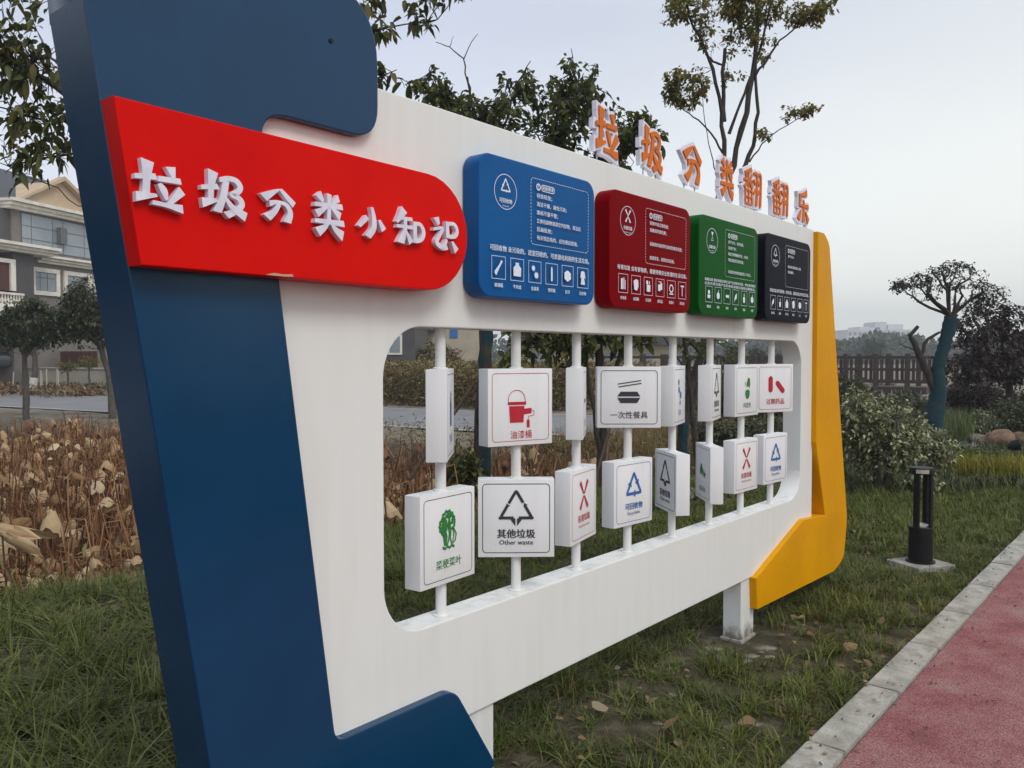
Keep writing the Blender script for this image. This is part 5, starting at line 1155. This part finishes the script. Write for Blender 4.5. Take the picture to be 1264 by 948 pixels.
for k in range(330):
    px_ = random.uniform(-200, 820); Y = random.uniform(150, 230); c = at(px_, 440, Y); Ht = random.uniform(3.5, 6); r_ = Ht*.45
    for j in range(40):
        v = rng.normal(0, 1, 3); v /= np.linalg.norm(v); C.append((c.x+v[0]*r_*1.3, c.y+v[1]*r_, max(.2, Ht-r_+v[2]*r_))); D.append(v+rng.normal(0, .5, 3))
mobj('distant_wood', leaves_mesh(np.array(C), np.array(D), 1.3, 'small', .1), LF['farwood'], kind='stuff')
# middle distance trees before the far wood
for px_, top, Y, lab in ((1078, 416, 95, 'single round tree in the haze below the large pale building'), (905, 425, 70, 'hazy tree in the window between the sixth and seventh posts'), (935, 428, 60, 'hazy tree in the window right of the seventh post')):
    b = at(px_, 440, Y); b.z = 0; Ht = at(px_, top, Y).z
    tree('distant_tree', lab, 'tree', [([b, b+Vector((.1, 0, Ht*.5)), b+Vector((0, 0, Ht*.8))], .14, .05)], [(b+Vector((0, 0, Ht*.66)), (Ht*.36, Ht*.36, Ht*.34), 130)], M['bark2'], LF['farwood'], Ht*.10, per=8, twig=.01)

# ------------------------------------------------------------------ villa at left, seen obliquely
HD = Vector((.252, .968, 0)).normalized(); HN = Vector((HD.y, -HD.x, 0)); HP = Vector((-21.8, 42, 0))    # along the facade / outward
def fp(px_, py_, out=0.0):
    r = at(px_, py_, 1.0)-Vector((0, 0, 1.5)); o = Vector((0, 0, 1.5)); t = ((HP+HN*out-o).dot(HN))/r.dot(HN); P = o+r*t
    return (P-HP).dot(HD), P.z
vil = empty('villa', (HP.x, HP.y, 0), math.atan2(HD.y, HD.x), label='three storey villa with grey stone walls, white cornices and cream gable at left', cat='house')
# local frame: x along facade, -y outward
def vb(name, x0, x1, z0, z1, o0, o1, mat, par=vil, **k): return MB().box(x0, -o1, z0, x1, -o0, z1).build(name, mat, par, **k)
aL, zc1 = fp(0, 248, .6); aR, _ = fp(97, 268, .6)
z_eave = fp(60, 252, .5)[1]; z_e0 = fp(60, 266, .3)[1]; z_c2t = fp(60, 314, .3)[1]; z_c2b = fp(60, 323, .3)[1]
wx0, wzt = fp(26, 262); _, wzb = fp(60, 312); wx1 = fp(112, 300)[0]
body = vb('wall', wx0-.55, 14, -.2, z_e0+.3, -8, 0, M['stone_grey'], bevel=0)
vb('recessed_wall', -16, wx0-.55, -.2, z_e0+.3, -8, -1.2, M['cream'])
for k in range(24):
    vb('siding_board', -16, wx0-.56, z_c2t+.15+k*.13, z_c2t+.27+k*.13, -1.2, -1.165, M['cream'])
vb('pillar', wx0-1.1, wx0-.56, z_c2t, z_e0, -1.2, -.1, M['stone_dark'])
for q, (o_, dz) in enumerate(((.55, 0), (.40, .16), (.28, .30))):
    vb('cornice', wx0-.8-o_*.3, 14.4, z_e0+.32-dz, z_e0+.46-dz, -8.2, o_, M['trim'])
    vb('cornice', -16, wx0-.8-o_*.3-.002, z_e0+.32-dz, z_e0+.46-dz, -8.2, o_-.9, M['trim'])
for q, (o_, dz) in enumerate(((.5, 0), (.36, .13), (.24, .25))):
    vb('cornice', wx0+.9-.1*q, 14.4, z_c2t-.17-dz, z_c2t-.06-dz, 0, o_, M['trim'])
    vb('cornice', -16, wx0+.9-.1*q-.002, z_c2t+.05-dz, z_c2t+.18-dz, -1.1, o_+.9, M['trim'])
# roof and gable
zt_ = z_e0+.46
gxl = fp(24, 246)[0]; gxm, gzm = fp(71, 224); gxr = 2*gxm-gxl
MB().prism([(gxl, zt_), (gxr, zt_), (gxm, gzm)], -.15, 3).build('gable', M['cream'], vil)
for sgn, (a_, b_) in ((1, (gxl, gxm)), (-1, (gxr, gxm))):
    MB().prism([(a_-.25*sgn, zt_-.0), (b_, gzm+.02), (b_, gzm+.22), (a_-.42*sgn, zt_+.02)], -.45, -.05).build('verge', M['cream'], vil)
mbr = MB(); zr = zt_+2.4
mbr.v += [(-16.5, .2, zt_), (14.5, .2, zt_), (14.5, 8.6, zt_), (-16.5, 8.6, zt_), (-12, 4.3, zr), (10, 4.3, zr)]; mbr.f += [(0, 1, 5, 4), (2, 3, 4, 5), (1, 2, 5), (3, 0, 4), (3, 2, 1, 0)]
mbr.build('roof', M['roof'], vil)
# ribbon window of the upper floor with its panes
def window(x0, x1, z0, z1, cols, rows, fr=.05, mat=M['frame_grey'], depth=0.0, par=vil):
    w = vb('window', x0, x1, z0, z1, depth-.12, depth+.03, mat, par)
    for i in range(len(cols)-1):
        for j in range(len(rows)-1):
            vb('pane', x0+(x1-x0)*cols[i]+fr/2, x0+(x1-x0)*cols[i+1]-fr/2, z0+(z1-z0)*rows[j]+fr/2, z0+(z1-z0)*rows[j+1]-fr/2, depth-.02, depth+.036, M['glass'], w)
    return w
cx_ = [fp(q, 290)[0] for q in (26, 38, 64, 77, 103, 112)]
cc_ = [(q-cx_[0])/(cx_[-1]-cx_[0]) for q in cx_]
window(cx_[0], cx_[-1], wzb, wzt-.02, cc_, [0, .30, .66, 1])
window(cx_[-1]+.2, cx_[-1]+4, wzb, wzt-.02, [0, .3, .7, 1], [0, .30, .66, 1])
o = vb('open_sash', fp(69, 280)[0], fp(77, 280)[0], fp(69, 301)[1], fp(69, 281)[1], .05, .28, M['frame_grey'])
def framed(x0, x1, z0, z1, cols, rows):
    for a_ in ((x0-.22, x0, z0-.2, z1+.2), (x1, x1+.22, z0-.2, z1+.2), (x0, x1, z1, z1+.2), (x0, x1, z0-.2, z0)): vb('window_surround', *a_, 0, .10, M['trim'])
    window(x0, x1, z0, z1, cols, rows)
z2b = fp(60, 360)[1]; z2t = fp(60, 337)[1]
framed(fp(42, 350)[0], fp(68, 350)[0], z2b, z2t, [0, .25, .6, 1], [0, .7, 1])
framed(fp(82, 350)[0], fp(108, 350)[0], z2b, z2t, [0, .3, .6, 1], [0, .7, 1])
framed(fp(118, 350)[0], fp(150, 350)[0], z2b, z2t, [0, .3, .6, 1], [0, .7, 1])
# porch: white door surround, balustrade
vb('door_surround', fp(14, 350, .9)[0], fp(20, 350, .9)[0], z2b-.2, z2t+.3, .7, .9, M['trim']); vb('door_surround', -16, fp(14, 350, .9)[0], z2t+.12, z2t+.3, .7, .9, M['trim'])
vb('porch_door', -9, fp(14, 350, .9)[0], z2b-.2, z2t+.12, .6, .8, M['maroon']); vb('porch_wall', fp(20, 350, .9)[0], wx0-.1, z2b-1, z_c2t-.2, -1, .75, M['stone_dark'])
zb0 = fp(10, 375, 1.4)[1]; zb1 = fp(10, 361, 1.4)[1]
vb('balustrade_rail', -14, fp(28, 365, 1.4)[0], zb1-.09, zb1, 1.35, 1.5, M['trim']); vb('balustrade_rail', -14, fp(28, 365, 1.4)[0], zb0-.10, zb0, 1.35, 1.5, M['trim'])
bme = MB().lathe([(.035, zb0), (.06, zb0+.15), (.03, zb0+.3), (.045, zb1-.09)], 8).me(smooth=True); bme.materials.append(M['trim'])
for k in range(32):
    o = mobj('baluster', bme, None, vil); o.location = (fp(28, 365, 1.4)[0]-.05-.15*k, -1.42, 0)
vb('porch_slab', -14, fp(28, 365, 1.4)[0]+.1, zb0-.5, zb0-.105, -1, 1.55, M['trim']); 
# yard wall with gate, and the retaining wall
yw = empty('yard_wall', at(45, 440, 42)*1.0, label='maroon panelled gate wall in front of the villa behind the round trees', cat='wall'); yw.location.z = 0; q_ = at(140, 440, 38.5); yw.rotation_euler = (0, 0, math.atan2(q_.y-yw.location.y, q_.x-yw.location.x))
for k in range(7): MB().box(k*.75, 0, .6, k*.75+.71, .08, 1.75).build('panel', M['maroon'], yw, bevel=.02)
MB().box(-.3, -.02, .4, 5.6, .1, .62).build('plinth', M['pale'], yw)
rw0 = at(-60, 440, 41.5); rw1 = at(150, 440, 35.5); rw = empty('retaining_wall', (rw0.x, rw0.y, 0), math.atan2(rw1.y-rw0.y, rw1.x-rw0.x), label='low pale concrete retaining wall along the villa yard', cat='wall')
MB().box(0, 0, -.1, (rw1-rw0).length, .25, .92).build('wall_body', M['pale'], rw, bevel=.01); MB().box(-.05, -.03, .921, (rw1-rw0).length+.05, 1.2, .985).build('coping', M['concrete'], rw, bevel=.01)
# green leafy rows below the wall
def reg_row(n): return [(rw0.x+(rw1.x-rw0.x)*t+random.gauss(0, .3)+.3, rw0.y+(rw1.y-rw0.y)*t-1.2+random.gauss(0, .4), 0) for t in [random.random() for _ in range(n)]]
weeds('vegetable_rows', 1300, reg_row, .30, LF['tall'], .22)
weeds('dry_row', 1100, lambda n: [(a_+.6, b_-3.0+random.gauss(0, .8), 0) for a_, b_, c_ in reg_row(n)], .32, LF['litter'], .24)
# parked car, mostly out of frame
cp = at(-2, 458, 38.5); car = empty('parked_car', (cp.x, cp.y, .80), math.atan2(-.49, .871), label='grey parked car cut by the left frame edge before the villa', cat='car')
prof = [(-4.0, .25), (-3.95, .75), (-3.2, .95), (-2.5, 1.42), (-1.0, 1.46), (-.2, 1.02), (.62, .90), (.80, .70), (.82, .25), (.30, .22), (.25, .45), (0, .62), (-.30, .62), (-.52, .45), (-.58, .22), (-2.5, .22), (-2.55, .45), (-2.8, .62), (-3.1, .6), (-3.3, .4), (-3.35, .22)]
MB().prism(prof, -.85, .85).build('body', M['car'], car, bevel=.05, auto=.6); MB().prism([(-3.0, .98), (-2.45, 1.36), (-1.05, 1.40), (-.4, 1.02)], -.862, .862).build('side_window', M['glass'], car)
for xw in (-.14, -2.95):
    for yw_ in (-.80, .80):
        w_ = MB().tube([(xw, yw_-.1, .31), (xw, yw_+.1, .31)], .31, 24).build('wheel', M['tyre'], car, auto=.6)
        r_ = MB().tube([(xw, yw_-.108, .31), (xw, yw_+.108, .31)], .20, 20).build('rim', M['metal'], w_, auto=.6)
        for a_ in range(5):
            MB().tube([(xw, yw_-.112, .31), (xw+.17*math.cos(a_*1.257), yw_-.112, .31+.17*math.sin(a_*1.257))], .022, 4).build('spoke', M['tyre'], w_)
# ---- houses seen through the window of the sign
h2 = building('low_house', 'dark low house with white framed window seen at the left of the sign window', 470, 512, 398, 33, 5, M['stone_dark'], 0, 0, None)
zz = at(485, 430, 33).z
for a_ in ((.28, .50),):
    MB().box(a_[0], -.05, zz-.25, a_[1]+.35, -.01, zz+.55).build('window_frame', M['trim'], h2); MB().box(a_[0]+.08, -.06, zz-.17, a_[1]+.27, -.02, zz+.47).build('window', M['glass'], h2)
h3 = building('low_house', 'beige walled house with small blue window seen behind the second post', 508, 592, 385, 40, 6, M['beige'], 0, 0, None)
xa = at(562, 440, 40).x-at(508, 440, 40).x; MB().box(xa-.25, -.04, at(560, 417, 40).z, xa+.12, .01, at(560, 406, 40).z).build('window', M['ink_blue'], h3); MB().box(-1, -.9, at(520, 409, 40).z, 1.2, 0, at(520, 405, 40).z).build('canopy', M['roof'], h3)
h4 = building('low_house', 'long pale walled house with grey roof seen through the middle of the sign window', 640, 850, 428, 46, 6, M['beige'], 0, 0, None)
z4 = at(640, 428, 46).z; w4 = (at(850, 440, 46)-at(640, 440, 46)).length
MB().prism([(-.4, 0), (w4+.4, 0), (w4-.6, .95), (.6, .95)], -.5, 6.5).build('roof', M['roof'], h4).location = (0, 0, z4+.08)
for k in range(5): MB().box(1.0+k*1.9, -.05, .75, 1.7+k*1.9, -.005, 1.7).build('window', M['glass'], h4)
def charsheet(t, x_, z_, sz):
    P = Print(); P.text(t, 0, 0, sz, bold=.03); o = P.build('wall_lettering', M['ink_red'], h4, kind='stuff'); o.location = (x_, -.02, z_)
charsheet('中国', 1.35+1.1, 1.95, .42)
shrub('shrub', 'wild grey green bush in front of the beige house behind the second post', at(548, 448, 34)-Vector((0, 0, .9)), 1.35, 1.0, 520, LF['weed'], .16, 'bush')
shrub('shrub', 'wild dull bush before the dark low house', at(520, 446, 35)-Vector((0, 0, .9)), 1.0, .7, 260, LF['hedge'], .16, 'bush')
bn = at(532, 456, 31); b_ = empty('rubbish_bin', (bn.x, bn.y, bn.z-.5), label='small green rubbish bin beyond the road behind the first post', cat='bin')
MB().prism([(-.22, 0), (.22, 0), (.27, .75), (-.27, .75)], -.25, .25).build('body', M['bin'], b_); MB().box(-.30, -.29, .752, .30, .29, .82).build('lid', M['bin'], b_)
# overhead cable by the villa
q0 = at(20, 212, 26); q1 = at(130, 262, 30); cab = [at(15, 214, 26), at(45, 222, 27), at(72, 232, 28), at(84, 246, 28.5), at(96, 254, 29), at(150, 262, 31), at(260, 200, 34)]
tag(MB().tube(cab, .02, 5).build('overhead_cable', M['bollard'], None), 'thin black cable hanging before the villa gable', 'cable')

# ------------------------------------------------------------------ park trees either side of the view
for k, (x_, y_, h_) in enumerate([(11.5, 3.0, 5.6), (13.0, 7.5, 6.2), (12.2, -2.0, 6.0), (12.5, -7.5, 5.5), (16, 12.5, 5.2), (-7.2, 1.2, 5.0), (-9.5, 4.2, 6.0), (-12.5, 8.0, 6.0), (-6.5, -3.2, 5.5)]):
    b = Vector((x_, y_, float(height(x_, y_))-.05)); side = 'right' if x_ > 0 else 'left'
    tree('park_tree', 'leafy park tree outside the frame at the %s, %s' % (side, ['beside the path', 'beyond the path end', 'behind the photographer', 'farthest behind', 'past the boulders', 'nearest', 'middle', 'farthest ahead', 'behind the photographer'][k]), 'tree',
         [([b, b+Vector((.1, .1, h_*.4)), b+Vector((0, .2, h_*.8))], .12, .04), ([b+Vector((.1, .1, h_*.4)), b+Vector((.8, .2, h_*.65))], .05, .02), ([b+Vector((.1, .1, h_*.4)), b+Vector((-.8, -.2, h_*.65))], .05, .02)],
         [(b+Vector((0, 0, h_*.62)), (1.9, 1.9, h_*.30), 110), (b+Vector((0, 0, h_*.35)), (1.7, 1.7, h_*.25), 50)], M['bark2'], LF['hedge'], .30, per=8, twig=.012)
# ------------------------------------------------------------------ haze
hz = bpy.data.materials.new('haze_air'); hz.use_nodes = True; hn = hz.node_tree.nodes; hl = hz.node_tree.links; hn.remove(hn['Principled BSDF'])
pv = hn.new('ShaderNodeVolumePrincipled'); pv.inputs['Color'].default_value = (.93, .96, 1, 1); pv.inputs['Density'].default_value = .0015; pv.inputs['Anisotropy'].default_value = .2
hl.new(pv.outputs[0], hn['Material Output'].inputs['Volume'])
mobj('haze', MB().box(-700, -60, -3, 700, 700, 40).me(), hz, kind='stuff')
